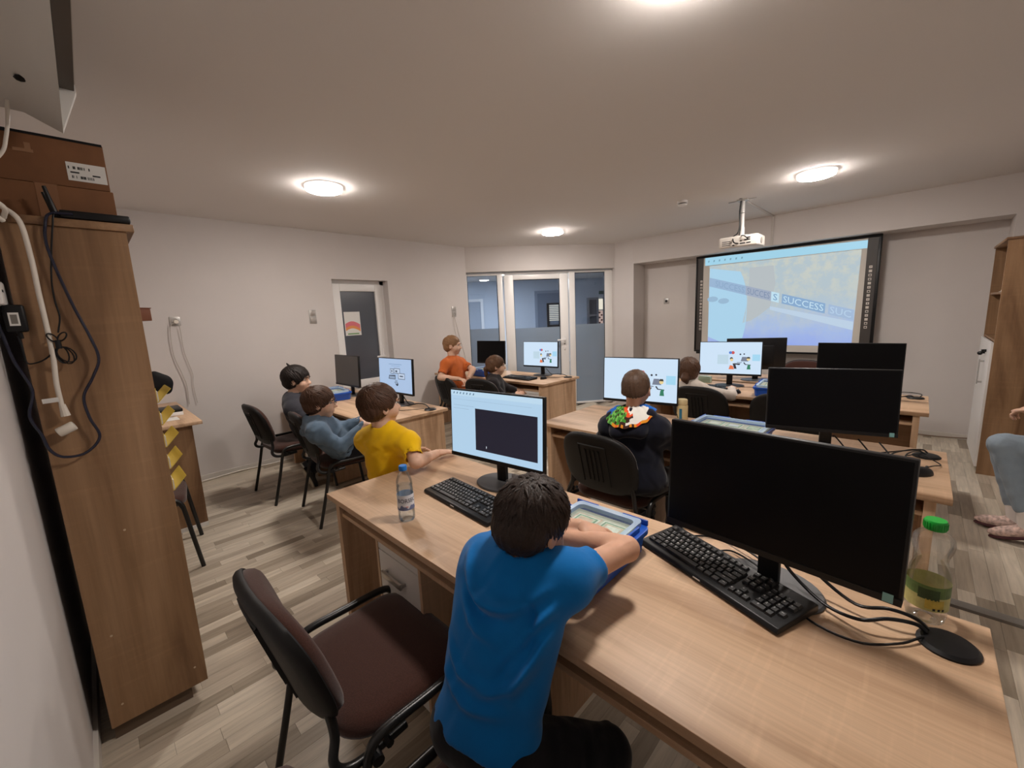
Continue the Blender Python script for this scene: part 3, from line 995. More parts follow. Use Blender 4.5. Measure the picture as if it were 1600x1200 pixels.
MB().box(.632, .945, .032, .05, .622, .648).build('drawer', WHITE, dl3)
td = thing('teacher_desk', 'light oak desk below the whiteboard behind the third row', 'desk', (-.95, 4.66, 0))
MB().box(-.75, .75, 0, .6, .725, .75).build('desk_top', OAK_X, td, bevel=.002)
for sx in (-1, 1):
    a, b = sorted((sx * .72, sx * .69))
    MB().box(a, b, .02, .58, 0, .725).build('side_panel', OAK_Z, td)
MB().box(-.69, .69, .02, .04, .25, .725).build('front_panel', OAK_X, td)

# dark oak counter at rear left
ct = thing('side_counter', 'oak counter against the left wall half hidden behind the cabinet', 'counter', (-4.45, .17, 0))
MB().box(-.64, .637, -.355, .357, .815, .84).build('counter_top', OAK_X, ct, bevel=.002)
MB().box(.535, .565, -.34, .30, .03, .815).build('side_panel', CAB_Z, ct)
MB().box(-.62, -.59, -.34, .30, .0, .815).build('side_panel', CAB_Z, ct)
MB().box(-.59, .535, -.34, -.32, .1, .815).build('back_panel', CAB_X, ct)
MB().box(.53, .57, -.34, .30, 0, .03).build('foot_strip', WHITE, ct)


# ------------------------------------------------------------------ conference chairs
def cushion(outline, rings, tf):
    """stacked scaled copies of an outline closed at both ends; rings are (scale, offset)"""
    n = len(outline)
    vs, fs = [], []
    for s, t in rings:
        for a, b in outline:
            vs.append(tf(a * s, b * s, t))
    for j in range(len(rings) - 1):
        for i in range(n):
            i2 = (i + 1) % n
            fs.append((j * n + i, j * n + i2, (j + 1) * n + i2, (j + 1) * n + i))
    c0, c1 = len(vs), len(vs) + 1
    vs.append(tf(0, 0, rings[0][1]))
    vs.append(tf(0, 0, rings[-1][1]))
    k = (len(rings) - 1) * n
    for i in range(n):
        i2 = (i + 1) % n
        fs.append((c0, i2, i))
        fs.append((c1, k + i, k + i2))
    return vs, fs

def back_tf(a, b, t):
    # a across, b up, t towards the sitter; curved around the sitter, tilted back
    z = .682 + b
    y = -.245 - .27 * (b + .17) + t + .55 * a * a
    return (a, y, z)
def back_outline(w, h):
    pts = []
    for k in range(48):
        a = 2 * math.pi * k / 48
        c, s = math.cos(a), math.sin(a)
        e = 2 / 3.2
        x = w / 2 * math.copysign(abs(c) ** e, c)
        y = h / 2 * math.copysign(abs(s) ** e, s)
        x *= 1 - .10 * max(0, y / (h / 2)) ** 2      # narrower at the top
        pts.append((x, y))
    return pts

def make_chair(label):
    t = thing('conference_chair', label, 'chair', (0, 0, 0))
    so = rrect(.475, .43, .10, 7)
    def stf(a, b, z):
        return (a * (1 + .06 * b / .2), b + .0, .43 + z - .012 * (b > .12) * ((b - .12) / .1) ** 2)
    vs, fs = cushion(so, [(.90, 0), (.98, .004), (1.0, .018), (.99, .034), (.95, .046), (.85, .054), (.6, .058), (.3, .058)], stf)
    MB().add(vs, fs).build('seat', BROWNF, t, smooth=60)
    vs, fs = cushion(so, [(.80, -.014), (.92, -.010), (.96, 0)], stf)
    MB().add(vs, fs).build('seat_pan', SHELL, t, smooth=40)
    bo_ = back_outline(.455, .35)
    vs, fs = cushion(bo_, [(.97, .004), (1.0, .010), (1.0, .022), (.975, .036), (.92, .045), (.8, .050), (.5, .052), (.25, .052)], back_tf)
    MB().add(vs, fs).build('backrest', BROWNF, t, smooth=60)
    bs = back_outline(.47, .365)
    vs, fs = cushion(bs, [(.3, -.020), (.6, -.020), (.86, -.018), (.95, -.012), (.99, -.003), (1.0, .010), (.985, .014), (.9, .012)], back_tf)
    sh = MB().add(vs, fs).build('back_shell', SHELL, t, smooth=50)
    rb = MB()
    for k in (-1.5, -.5, .5, 1.5):
        x = k * .028
        p = [back_tf(x, b, -.021) for b in (-.10, -.05, 0, .05, .09)]
        rb.tube(p, .006, 5)
    rb.tube([back_tf(a, .115, -.020) for a in (-.085, -.04, 0, .04, .085)], .005, 5)
    rb.tube([back_tf(-.085, b, -.020) for b in (-.12, -.04, .04, .115)], .005, 5)
    rb.tube([back_tf(.085, b, -.020) for b in (-.12, -.04, .04, .115)], .005, 5)
    rb.build('shell_ribs', SHELL, sh, smooth=60)
    for s in (-1, 1):
        x = s * .262
        MB().tube(smooth_path([(x, .245, 0), (x, .215, .25), (x, .195, .42), (x, .175, .462)], 5), .0125, 8).build('leg', TUBE, t, smooth=60)
        MB().tube(smooth_path([(x, -.29, 0), (x, -.225, .25), (x, -.185, .42), (x, -.165, .462)], 5), .0125, 8).build('leg', TUBE, t, smooth=60)
        MB().tube(smooth_path([(x, .195, .42), (x, .175, .462), (x, .13, .478), (x, 0, .478), (x, -.12, .478), (x, -.165, .462), (x, -.185, .42)], 5), .0135, 8).build('side_rail', TUBE, t, smooth=60)
        MB().tube(smooth_path([(s * .235, -.06, .415), (s * .235, -.16, .410), (s * .232, -.225, .418), (s * .222, -.25, .45), (s * .205, -.235, .50), back_tf(s * .195, -.11, .0), back_tf(s * .18, -.04, .004)], 5), .012, 8).build('back_support', TUBE, t, smooth=60)
        MB().cyl((s * .25, -.16, .428), (s * .285, -.165, .428), .015, 12).build('knob', BLACKP, t)
    MB().cyl((-.26, .12, .42), (.26, .12, .42), .011, 8).cyl((-.26, -.12, .42), (.26, -.12, .42), .011, 8).build('cross_bar', TUBE, t)
    return t

CG = 'brown conference chairs with black frames'
ch = make_chair('empty brown chair in the foreground left of the blue shirted boy')
ch['group'] = CG
ch.location = (-1.165, .525, 0)
ch.rotation_euler = (0, 0, math.radians(0))
copy_thing(ch, (-.50, .395, 0), math.radians(0), 'brown chair under the blue shirted boy, backrest top just showing at bottom edge', CG)
copy_thing(ch, (-4.10, 1.215, 0), math.radians(2), 'brown chair nearest the left wall behind the dark haired boys', CG)
copy_thing(ch, (-3.33, 1.345, 0), math.radians(-6), 'brown chair under the boy in the grey blue hoodie', CG)
copy_thing(ch, (-3.93, 3.17, 0), math.radians(-8), 'black backed chair of the orange shirted boy by the glass partition', CG)
copy_thing(ch, (-3.43, 3.22, 0), math.radians(8), 'black backed chair of the girl with the braid', CG)
copy_thing(ch, (-1.235, 2.175, 0), math.radians(0), 'black backed chair of the boy in the navy hoodie', CG)
copy_thing(ch, (-1.31, 3.86, 0), math.radians(0), 'black backed chair of the girl facing the whiteboard', CG)
copy_thing(ch, (-.68, 3.83, 0), math.radians(0), 'empty black backed chair half hidden behind the dark second row monitor', CG)
copy_thing(ch, (-3.50, .12, 0), math.radians(-8), 'brown chair half hidden by the tall cabinet at left', CG)
copy_thing(ch, (-.93, 5.50, 0), math.radians(180), 'brown chair at the desk below the whiteboard', CG)
copy_thing(ch, (.93, 3.93, 0), math.radians(92), 'chair of the person in jeans at the right edge', CG)

# ------------------------------------------------------------------ monitors
def make_monitor(label, lit):
    """origin on the desk under the panel; the panel centre is raised by the stand"""
    t = thing('monitor', label, 'monitor')
    W, Hh, zc, ti = .54, .325, .272, math.radians(3)
    T = Matrix.Translation((0, -.0, zc)) @ Matrix.Rotation(-ti, 4, 'X')
    MB(T).box(-W / 2, W / 2, 0, .022, -Hh / 2, Hh / 2).build('housing', BLACKP, t, bevel=.003)
    MB(T).box(-.16, .16, .022, .045, -.11, .09).build('rear_cover', BLACKM, t, bevel=.012)
    MB(T).box(-W / 2, W / 2, -.0025, .001, -Hh / 2, -Hh / 2 + .017).build('chin', BLACKP, t, bevel=.001, seg=1)
    if lit:
        MB(T).quad((-.2635, -.0006, -.1445), (.2635, -.0006, -.1445), (.2635, -.0006, .1565), (-.2635, -.0006, .1565)).build('screen', lit, t, smooth=0)
    else:
        MB(T).quad((-.2635, -.0006, -.1445), (.2635, -.0006, -.1445), (.2635, -.0006, .1565), (-.2635, -.0006, .1565)).build('screen', SCREENOFF, t, smooth=0)
    MB().prism([(-.026, .038), (.026, .038), (.026, .060), (-.026, .060)], .006, .25, 'z').build('stand_neck', BLACKP, t, bevel=.004)
    MB().lathe([(.130, 0), (.132, .004), (.127, .009), (.03, .014)], 36, c=(0, .045, 0), sy=.80).build('stand_base', GREYB, t, smooth=40)
    return t
def mon_T():
    return Matrix.Translation((0, 0, .272)) @ Matrix.Rotation(-math.radians(3), 4, 'X')
def screen_art(t, name, items):
    """flat coloured shapes on the lit screen; u,v from the lower left corner"""
    scr = [c for c in t.children if c.name.split('.')[0] == 'screen'][0]
    T = mon_T()
    mats = []
    mb = MB(T)
    for mat, polys in items:
        mb.mi = len(mats)
        mats.append(mat)
        for p in polys:
            mb.quad(*[(-.2635 + .527 * u, -.0009 - .0001 * mb.mi, -.1445 + .301 * v) for u, v in p])
    return mb.build(name, mats, scr, smooth=0)
R4 = lambda a, b, c, d: [(a, b), (c, b), (c, d), (a, d)]
def disc(u, v, r, n=12, sx=.57):
    return [(u + r * sx * math.cos(2 * math.pi * k / n), v + r * math.sin(2 * math.pi * k / n)) for k in range(n)]
LIT1 = screen_mat('screen_pale_blue', 176, 207, 232)
LIT2 = screen_mat('screen_white_blue', 205, 226, 246)
LIT3 = screen_mat('screen_soft_blue', 168, 192, 224)
S_ = lambda n, r, g, b: screen_mat('pixel_' + n, r, g, b)
def cartoon(t, u0=.0, k=1.0):
    f = lambda pts: [[(u0 + x * k, y) for x, y in p] for p in pts]
    screen_art(t, 'screen_picture', [
        (S_('cyan_panel', 164, 214, 240), f([R4(.86, .42, .98, .62)])),
        (S_('haze', 190, 214, 228), f([R4(.30, .30, .48, .60)])),
        (S_('grey', 120, 128, 146), f([[(.68, .40), (.80, .40), (.77, .54), (.70, .54)], R4(.62, .35, .70, .37)])),
        (S_('dark', 48, 50, 60), f([disc(.53, .48, .045), [(.55, .34), (.68, .33), (.66, .28), (.60, .29), (.62, .16), (.58, .16)], disc(.67, .62, .025), disc(.73, .63, .022), [(.72, .36), (.75, .29), (.84, .28), (.84, .30), (.76, .31), (.74, .37)]])),
        (S_('red', 206, 86, 84), f([disc(.55, .67, .05)])),
        (S_('blue', 84, 128, 206), f([disc(.51, .67, .045)])),
        (S_('face', 232, 208, 150), f([disc(.535, .44, .045), disc(.80, .47, .05)])),
        (S_('hair', 60, 60, 56), f([[(.77, .49), (.83, .49), (.82, .54), (.78, .54)]])),
        (S_('orange', 226, 120, 78), f([[(.49, .14), (.58, .14), (.56, .25), (.51, .27)]])),
        (S_('green', 56, 124, 96), f([[(.78, .15), (.84, .15), (.83, .27), (.79, .27)], disc(.815, .27, .035)])),
        (S_('laptop', 96, 104, 120), f([R4(.58, .30, .63, .32)])),
        (S_('white', 236, 242, 248), f([R4(.52, .33, .58, .345), R4(.70, .57, .78, .575)])),
    ])
MG = 'black desktop monitors'
# near desk, white page with a dark window
m1 = make_monitor('lit monitor with a large dark rectangle, before the blue shirted boy', LIT1)
m1.location, m1.rotation_euler = (-1.326, 1.211, .75), (0, 0, math.radians(6.3))
screen_art(m1, 'screen_window', [
    (S_('bar', 188, 216, 236), [R4(0, .92, 1, 1)]),
    (S_('rule', 120, 146, 168), [R4(.03, .765, .28, .768), R4(.03, .715, .22, .718), R4(.03, .86, .9, .862)]),
    (S_('tool', 90, 120, 146), [[(.03 + k * .04, .945), (.042 + k * .04, .945), (.05 + k * .04, .975), (.036 + k * .04, .975)] for k in range(7)]),
    (screen_mat('dark_window', 32, 32, 46), [R4(.295, .10, .955, .745)]),
    (S_('pointer', 190, 200, 210), [[(.415, .155), (.42, .145), (.425, .18), (.415, .19)]]),
])
m2 = make_monitor('large dark monitor nearest the camera on the near desk', None)
m2.location, m2.rotation_euler = (-.249, 1.168, .75), (0, 0, math.radians(-5.3))
STK = plain('sticker_teal', srgb(120, 170, 170), .5)
MB(mon_T()).box(.238, .256, -.0032, -.0024, -.160, -.140).build('energy_sticker', STK, m2, smooth=0)
m3 = make_monitor('lit monitor with a cartoon picture before the hooded boy', LIT2)
m3.location, m3.rotation_euler = (-1.41, 2.716, .75), (0, 0, math.radians(8))
cartoon(m3)
m4 = make_monitor('dark monitor on the second desk behind the large dark monitor', None)
m4.location, m4.rotation_euler = (-.299, 2.574, .75), (0, 0, math.radians(14.9))
MB(mon_T()).box(.238, .256, -.0032, -.0024, -.160, -.140).build('energy_sticker', STK, m4, smooth=0)
m5 = make_monitor('lit monitor with a cartoon picture before the whiteboard', LIT2)
m5.location, m5.rotation_euler = (-1.293, 4.30, .75), (0, 0, math.radians(10))
cartoon(m5)
m7 = make_monitor('dark monitor on the third desk at right below the whiteboard corner', None)
m7.location, m7.rotation_euler = (-.335, 4.285, .75), (0, 0, math.radians(2))
m6 = copy_thing(m7, (-1.21, 4.84, .75), math.radians(201.8), 'dark monitor seen from behind the lit one near the whiteboard', MG)
m8 = make_monitor('lit monitor with small framed pictures before the yellow shirted boy', LIT3)
m8.location, m8.rotation_euler = (-3.395, 1.922, .75), (0, 0, math.radians(2.3))
screen_art(m8, 'screen_page', [
    (S_('textline', 120, 150, 186), [R4(.32, .83, .72, .845), R4(.40, .78, .66, .79)]),
    (S_('ink', 44, 52, 66), [R4(.36, .55, .47, .70), R4(.48, .56, .66, .72), R4(.60, .40, .80, .58), [(.48, .30), (.58, .30), (.60, .22), (.56, .18), (.52, .22)]]),
    (S_('paper', 190, 206, 228), [R4(.37, .565, .46, .685), R4(.49, .575, .65, .705), R4(.61, .415, .79, .565)]),
    (S_('ink2', 80, 92, 110), [R4(.65, .47, .75, .51), R4(.52, .60, .58, .66), R4(.39, .60, .43, .65), [(.30, .38), (.52, .38), (.52, .52), (.32, .50)]]),
    (S_('steel', 140, 160, 186), [R4(.33, .40, .50, .47), [(.50, .24), (.57, .24), (.58, .36), (.50, .36)]]),
])
m9 = make_monitor('switched off monitor nearest the narrow door', plain('grey_dark_screen', (0.05, 0.045, 0.043, 1), .35))
m9.location, m9.rotation_euler = (-4.315, 1.882, .75), (0, 0, math.radians(1))
m10 = make_monitor('lit monitor with a cartoon picture in front of the glass door', LIT2)
m10.location, m10.rotation_euler = (-3.432, 4.002, .75), (0, 0, math.radians(4.2))
cartoon(m10)
m11 = copy_thing(m7, (-4.368, 4.01, .75), math.radians(4.1), 'dark glossy monitor in front of the left glass pane', MG)
for m in (m1, m2, m3, m4, m5, m7, m8, m9, m10):
    m['group'] = MG

# ------------------------------------------------------------------ keyboards
ROWS = [
    (0.0, [(1, 'Esc'), (-.6, ''), (1, 'F1'), (1, 'F2'), (1, 'F3'), (1, 'F4'), (-.4, ''), (1, 'F5'), (1, 'F6'), (1, 'F7'), (1, 'F8'), (-.4, ''), (1, 'F9'), (1, 'F10'), (1, 'F11'), (1, 'F12')]),
    (1.3, [(1, '`')] + [(1, c) for c in '1234567890-='] + [(2, 'Bksp')]),
    (2.3, [(1.5, 'Tab')] + [(1, c) for c in 'QWERTYUIOP[]'] + [(1.5, '\\')]),
    (3.3, [(1.75, 'Caps')] + [(1, c) for c in "ASDFGHJKL;'"] + [(2.25, 'Enter')]),
    (4.3, [(2.25, 'Shift')] + [(1, c) for c in 'ZXCVBNM,./'] + [(2.75, 'Shift')]),
    (5.3, [(1.25, 'Ctrl'), (1.25, ''), (1.25, 'Alt'), (6.25, ''), (1.25, 'Alt'), (1.25, ''), (1.25, ''), (1.25, 'Ctrl')]),
]
PADS = [(0.0, 15.35, [(1, 'Prt'), (1, 'Scr'), (1, 'Brk')]), (1.3, 15.35, [(1, 'Ins'), (1, 'Hm'), (1, 'Pg')]), (2.3, 15.35, [(1, 'Del'), (1, 'End'), (1, 'Pg')]),
        (4.3, 16.35, [(1, '^')]), (5.3, 15.35, [(1, '<'), (1, 'v'), (1, '>')]),
        (1.3, 18.7, [(1, 'Num'), (1, '/'), (1, '*'), (1, '-')]), (2.3, 18.7, [(1, '7'), (1, '8'), (1, '9'), (1, '+')]),
        (3.3, 18.7, [(1, '4'), (1, '5'), (1, '6')]), (4.3, 18.7, [(1, '1'), (1, '2'), (1, '3'), (1, 'Ent')]), (5.3, 18.7, [(2, '0'), (1, '.')])]
KU = .0190
KEYM = plain('key_plastic', (0.022, 0.022, 0.023, 1), 0.42)
LEGM = plain('key_legend_white', srgb(215, 215, 212), .6)
KEY_MESH = {}
def make_keyboard(label, loc, rz, detail):
    t = thing('keyboard', label, 'keyboard', loc, rz)
    # wedge body, front edge low, rear raised by feet
    prof = [(-.080, .002), (-.083, .008), (-.076, .017), (.074, .028), (.079, .024), (.079, .008), (.074, .0045)]
    body = MB().prism(prof, -.228, .228, 'x').build('case', BLACKP, t, bevel=.003, seg=2)
    slope = (.028 - .017) / .150
    rest = MB()
    leg = MB()
    def key(u0, row, w, text):
        x = -.2145 + u0 * KU + w * KU / 2
        y = .062 - (row + .5) * KU
        z = .017 + (y + .076) * slope
        if detail:
            if w not in KEY_MESH:
                a, b = w * KU / 2 - .0009, KU / 2 - .0009
                mb = MB()
                mb.add([(-a, -b, 0), (a, -b, 0), (a, b, 0), (-a, b, 0),
                        (-a + .0022, -b + .0018, .0065), (a - .0022, -b + .0018, .0065), (a - .0022, b - .003, .0075), (-a + .0022, b - .003, .0075)],
                       [(0, 3, 2, 1), (4, 5, 6, 7), (0, 1, 5, 4), (1, 2, 6, 5), (2, 3, 7, 6), (3, 0, 4, 7)])
                o = mb.build('key', KEYM, t, smooth=0)
                KEY_MESH[w] = o.data
            else:
                o = bpy.data.objects.new('key', KEY_MESH[w])
                COL.objects.link(o)
                o.parent = t
            o.location = (x, y, z)
            o.rotation_euler = (math.atan(slope), 0, 0)
            if text:
                vs, fs = text_polys(text)
                s = .0088 if len(text) == 1 else .0046
                ox = -.0028 if len(text) == 1 else 0
                out = [(x + ox + v[0] * s, y + .0012 + v[1] * s, z + .0076 + (v[1] * s + .0012) * slope) for v in vs]
                leg.add(out, fs)
        else:
            a, b = w * KU / 2 - .0009, KU / 2 - .0009
            rest.box(x - a, x + a, y - b, y + b, z, z + .006)
    for row, keys in ROWS:
        u = 0
        for w, txt in keys:
            if w > 0:
                key(u, row, w, txt)
            u += abs(w)
    for row, u, keys in PADS:
        for w, txt in keys:
            key(u, row, w, txt)
            u += w
    if detail:
        leg.build('key_legends', LEGM, t, smooth=0, kind='stuff')
        MB().box(-.012, .012, -.0835, -.0815, .009, .0125).build('badge', SILVER, t, smooth=0)
    else:
        rest.build('keys', KEYM, t, smooth=0, kind='stuff')
    return t
k1 = make_keyboard('black keyboard beside the water bottle, nearer its lit monitor', (-1.30, 1.025, .75), math.radians(-4), True)
k2 = make_keyboard('black keyboard lying askew below the large dark monitor', (-.365, 1.178, .75), math.radians(-21), True)
make_keyboard('thin black keyboard beside the girl with the braid', (-3.50, 3.68, .75), math.radians(-2), False)
make_keyboard('black keyboard before the hooded boy, mostly hidden', (-1.30, 2.47, .75), math.radians(4), False)
make_keyboard('black keyboard before the girl facing the whiteboard', (-1.42, 4.10, .75), math.radians(-6), False)

# ------------------------------------------------------------------ mice
def make_mouse(label, loc, rz):
    t = thing('mouse', label, 'mouse', loc, rz)
    mb = MB()
    vs, fs = [], []
    nr, ns = 7, 20
    for j in range(nr):
        f = j / (nr - 1)
        for i in range(ns):
            a = 2 * math.pi * i / ns
            r = math.cos(f * math.pi / 2) ** .6 if f < 1 else 0.02
            vs.append((.031 * r * math.cos(a), .054 * r * math.sin(a) - .006 * f, .034 * math.sin(f * math.pi / 2) ** 1.0 * (1 - .12 * math.sin(a) * r)))
    for j in range(nr - 1):
        for i in range(ns):
            i2 = (i + 1) % ns
            fs.append((j * ns + i, j * ns + i2, (j + 1) * ns + i2, (j + 1) * ns + i))
    fs.append(tuple(range(ns))[::-1])
    fs.append(tuple(range((nr - 1) * ns, nr * ns)))
    mb.add(vs, fs).build('shell', BLACKP, t, smooth=60)
    MB().cyl((-.003, .028, .0275), (.003, .028, .0275), .008, 10).build('scroll_wheel', GREYB, t)
    return t
make_mouse('black mouse at the right end of the second desk', (.055, 2.475, .75), math.radians(-30))
make_mouse('black mouse on the desk of the girl with the braid', (-3.215, 3.80, .75), 0)
make_mouse('black mouse before the lit monitor at the whiteboard', (-1.13, 3.985, .75), math.radians(-10))
make_mouse('black mouse beside the monitor base before yellow shirted boy', (-3.24, 1.78, .75), math.radians(10))

# ------------------------------------------------------------------ monitor and keyboard cables on the desks
def cable(label, pts, r=.0035, mat=None, name='desk_cable', n=6, group=None):
    P = smooth_path(pts, 6)
    c = P[0].copy()
    o = MB().tube(P, r, n).build(name, mat or BLACKP, None, smooth=60, off=c)
    o.location = c
    return tag(o, label, 'cable', group)
Z0 = .754
GR = (.085, 1.24)
cable('thicker black video cable curving from large dark monitor to the desk grommet', [(-.235, 1.235, .86), (-.20, 1.24, .80), (-.12, 1.20, .765), (-.05, 1.17, .775), (.0, 1.19, .79), (.045, 1.225, .78), (.065, 1.235, .765)], .0045)
cable('black power cable arching from large dark monitor into grommet', [(-.18, 1.235, .87), (-.14, 1.25, .81), (-.06, 1.23, .775), (.0, 1.225, .795), (.045, 1.24, .785), (.068, 1.245, .765)], .0045)
cable('thin black keyboard cable running low to the desk grommet', [(-.40, 1.27, .765), (-.36, 1.315, .757), (-.25, 1.22, .78), (-.15, 1.13, .757), (-.05, 1.11, .756), (.02, 1.16, .757), (.06, 1.215, .762)], .0028)
cable('thin black cable passing behind the askew keyboard', [(-.47, 1.285, .765), (-.49, 1.33, .757), (-.42, 1.37, .757), (-.33, 1.33, .768), (-.26, 1.30, .757)], .003)
for k, (a, b) in enumerate((((-.27, 2.62), (.075, 2.80)), ((-.18, 2.63), (.06, 2.79)), ((-.1, 2.62), (.07, 2.77)))):
    cable(('outermost', 'middle', 'innermost')[k] + ' of three black cables between dark second row monitor and desk grommet', [(a[0], a[1], .83), (a[0] + .08, a[1] - .02 - .03 * k, .762), (a[0] * .4 + b[0] * .6, a[1] + .07 - .03 * k, .77 + .01 * k), (b[0] - .03, b[1], .775), (b[0], b[1], .762)], .0035, group='second row monitor cables')
cable('black mouse cable looping at the right end of second desk', [(.055, 2.53, .76), (.09, 2.58, .765), (.115, 2.65, .757), (.05, 2.72, .77), (.0, 2.72, .757)], .0025)
cable('black cable at the rear of lit monitor reaching the left desk grommet', [(-3.36, 1.97, .83), (-3.25, 1.96, .77), (-3.12, 1.97, .79), (-3.03, 1.98, .79), (-2.975, 1.985, .762)], .005)
cable('thin black mouse cable curving across the left front desk', [(-3.24, 1.84, .765), (-3.15, 1.80, .757), (-3.08, 1.88, .757), (-2.99, 1.98, .762)], .0028)
cable('black cable from the glass door monitor to its desk grommet', [(-3.38, 4.05, .84), (-3.27, 4.02, .78), (-3.17, 4.02, .79), (-3.08, 4.03, .782), (-3.035, 4.04, .762)], .004)
cable('thin black cable from the mouse beside the girl with the braid', [(-3.215, 3.855, .765), (-3.18, 3.95, .757), (-3.1, 4.0, .757), (-3.04, 4.03, .762)], .0025)
cable('black cables on the right end of the third desk', [(-.30, 4.34, .84), (-.18, 4.33, .80), (-.08, 4.36, .765), (-.02, 4.40, .772), (.0, 4.425, .764)], .004)
cable('thin brown cable loop on the right end of the third desk', [(-.15, 4.34, .80), (-.02, 4.38, .80), (.045, 4.42, .785), (.03, 4.44, .758), (-.05, 4.42, .757)], .003)
cable('black cable drooping below the hooded boy monitor', [(-1.52, 2.66, .80), (-1.50, 2.60, .765), (-1.40, 2.58, .757), (-1.30, 2.57, .757)], .0035)
MB_ = thing('power_adapter', 'black power adapter box on the third desk beside monitor base', 'adapter', (-.17, 4.22, .75))
MB().box(-.05, .05, -.025, .025, 0, .03).build('adapter_body', BLACKP, MB_, bevel=.004)

# ------------------------------------------------------------------ bottles
def make_water_bottle():
    t = thing('water_bottle', 'small clear water bottle with blue cap on the near desk', 'bottle', (-1.372, .775, .75), 0)
    prof = [(.020, .003), (.027, 0), (.031, .006), (.0315, .03), (.0315, .045), (.030, .05), (.0315, .055), (.0315, .105), (.030, .112), (.0315, .12), (.031, .130), (.029, .135), (.031, .14), (.030, .158), (.025, .175), (.017, .192), (.0125, .200), (.0125, .212)]
    MB().lathe(prof, 32, caps=False).build('bottle_body', PETB, t, smooth=50)
    wp = [(r - .0012, z + .001) for r, z in prof if z < .158]
    wp.append((.0005, wp[-1][1] + .0001))
    MB().lathe(wp, 32, caps=False).build('water', WATER, t, smooth=50)
    MB().lathe([(.0150, .200), (.0155, .203), (.0155, .217), (.0145, .219)], 24).build('cap', plain('blue_cap', srgb(30, 120, 205), .35), t)
    # wrap-around label: white band, mountain print and lettering
    rl = .0320
    def band(z0, z1, a0=0, a1=360, dr=0.0, n=40):
        mb = MB()
        for k in range(n):
            p, q = math.radians(a0 + (a1 - a0) * k / n), math.radians(a0 + (a1 - a0) * (k + 1) / n)
            r = rl + dr
            mb.quad((r * math.cos(p), r * math.sin(p), z0), (r * math.cos(q), r * math.sin(q), z0), (r * math.cos(q), r * math.sin(q), z1), (r * math.cos(p), r * math.sin(p), z1))
        return mb
    lb = band(.048, .108).build('label', plain('label_white', srgb(226, 230, 238), .5), t, smooth=60)
    mt = MB()
    for k in range(60):
        p, q = 2 * math.pi * k / 60, 2 * math.pi * (k + 1) / 60
        h = lambda a: .062 + .006 * math.sin(a * 5) + .003 * math.sin(a * 11 + 1)
        r = rl + .0003
        mt.quad((r * math.cos(p), r * math.sin(p), .0485), (r * math.cos(q), r * math.sin(q), .0485), (r * math.cos(q), r * math.sin(q), h(q)), (r * math.cos(p), r * math.sin(p), h(p)))
    mt.build('mountain_print', plain('label_blue', srgb(110, 122, 160), .5), lb, smooth=60)
    vs, fs = text_polys('BORSEC')
    facing = math.radians(-21)
    tm = MB()
    out = []
    for v in vs:
        a = facing + v[0] * .0205 / rl
        out.append(((rl + .0006) * math.cos(a), (rl + .0006) * math.sin(a), .086 + v[1] * .0225))
    tm.add(out, fs)
    tm.build('lettering', plain('label_navy', srgb(22, 28, 66), .5), lb, smooth=0)
    rd = MB()
    a = facing - .02
    rd.tube([((rl + .0006) * math.cos(a + d), (rl + .0006) * math.sin(a + d), .063) for d in (-.12, 0, .12)], .0012, 5)
    rd.build('red_mark', plain('label_red', srgb(205, 70, 70), .5), lb)
    return t
make_water_bottle()
t = thing('juice_bottle', 'large clear plastic bottle with green cap and green label', 'bottle', (.062, 1.32, .75))
prof = [(.012, .006), (.026, 0), (.034, .004), (.0375, .02), (.038, .042), (.0385, .046), (.0385, .108), (.038, .112), (.036, .128), (.031, .143), (.029, .155), (.031, .168), (.036, .182), (.038, .195), (.036, .208), (.028, .219), (.018, .225), (.0145, .229), (.0145, .240)]
MB().lathe(prof, 36, caps=False).build('bottle_body', PETM, t, smooth=50)
MB().lathe([(.0195, .229), (.0205, .232), (.0205, .249), (.0185, .252)], 28).build('cap', plain('green_cap', srgb(22, 158, 52), .4), t, smooth=40)
rj = MB()
for k in range(24):
    a = 2 * math.pi * k / 24
    rj.cyl((.0206 * math.cos(a), .0206 * math.sin(a), .233), (.0206 * math.cos(a), .0206 * math.sin(a), .247), .0009, 4)
rj.build('cap_ridges', plain('green_cap', srgb(22, 158, 52), .4), [c for c in t.children if c.name.startswith('cap')][0])
def jband(z0, z1, a0, a1, dr, name, mat, par):
    mb = MB()
    n = max(2, int(abs(a1 - a0) / 9))
    for k in range(n):
        p, q = math.radians(a0 + (a1 - a0) * k / n), math.radians(a0 + (a1 - a0) * (k + 1) / n)
        r = .0391 + dr
        mb.quad((r * math.cos(p), r * math.sin(p), z0), (r * math.cos(q), r * math.sin(q), z0), (r * math.cos(q), r * math.sin(q), z1), (r * math.cos(p), r * math.sin(p), z1))
    return mb.build(name, mat, par, smooth=60)
jl = jband(.040, .102, 0, 360, 0, 'label', plain('label_cream', srgb(190, 186, 120), .5, noise=.12, nscale=60), t)
jband(.074, .102, 0, 360, .0002, 'green_print', plain('label_green', srgb(92, 118, 62), .5, noise=.25, nscale=50), jl)
jband(.068, .094, -115, -60, .0004, 'leaf_print', plain('label_dark_green', srgb(48, 72, 36), .5, noise=.3, nscale=70), jl)
jband(.046, .070, -95, -45, .0004, 'yellow_print', plain('label_yellow', srgb(196, 172, 74), .5, noise=.2, nscale=70), jl)
for a in (-75, -62, -50):
    jband(.043, .049, a, a + 7, .0006, 'small_print', INK, jl)
t = thing('thermos_bottle', 'cream coloured drinking bottle behind the large dark monitor', 'bottle', (-1.13, 2.80, .75))
CRM = plain('cream_lacquer', srgb(208, 190, 142), .45)
MB().lathe([(.034, 0), (.036, .004), (.036, .105), (.033, .112)], 28).build('bottle_body', CRM, t, smooth=40)
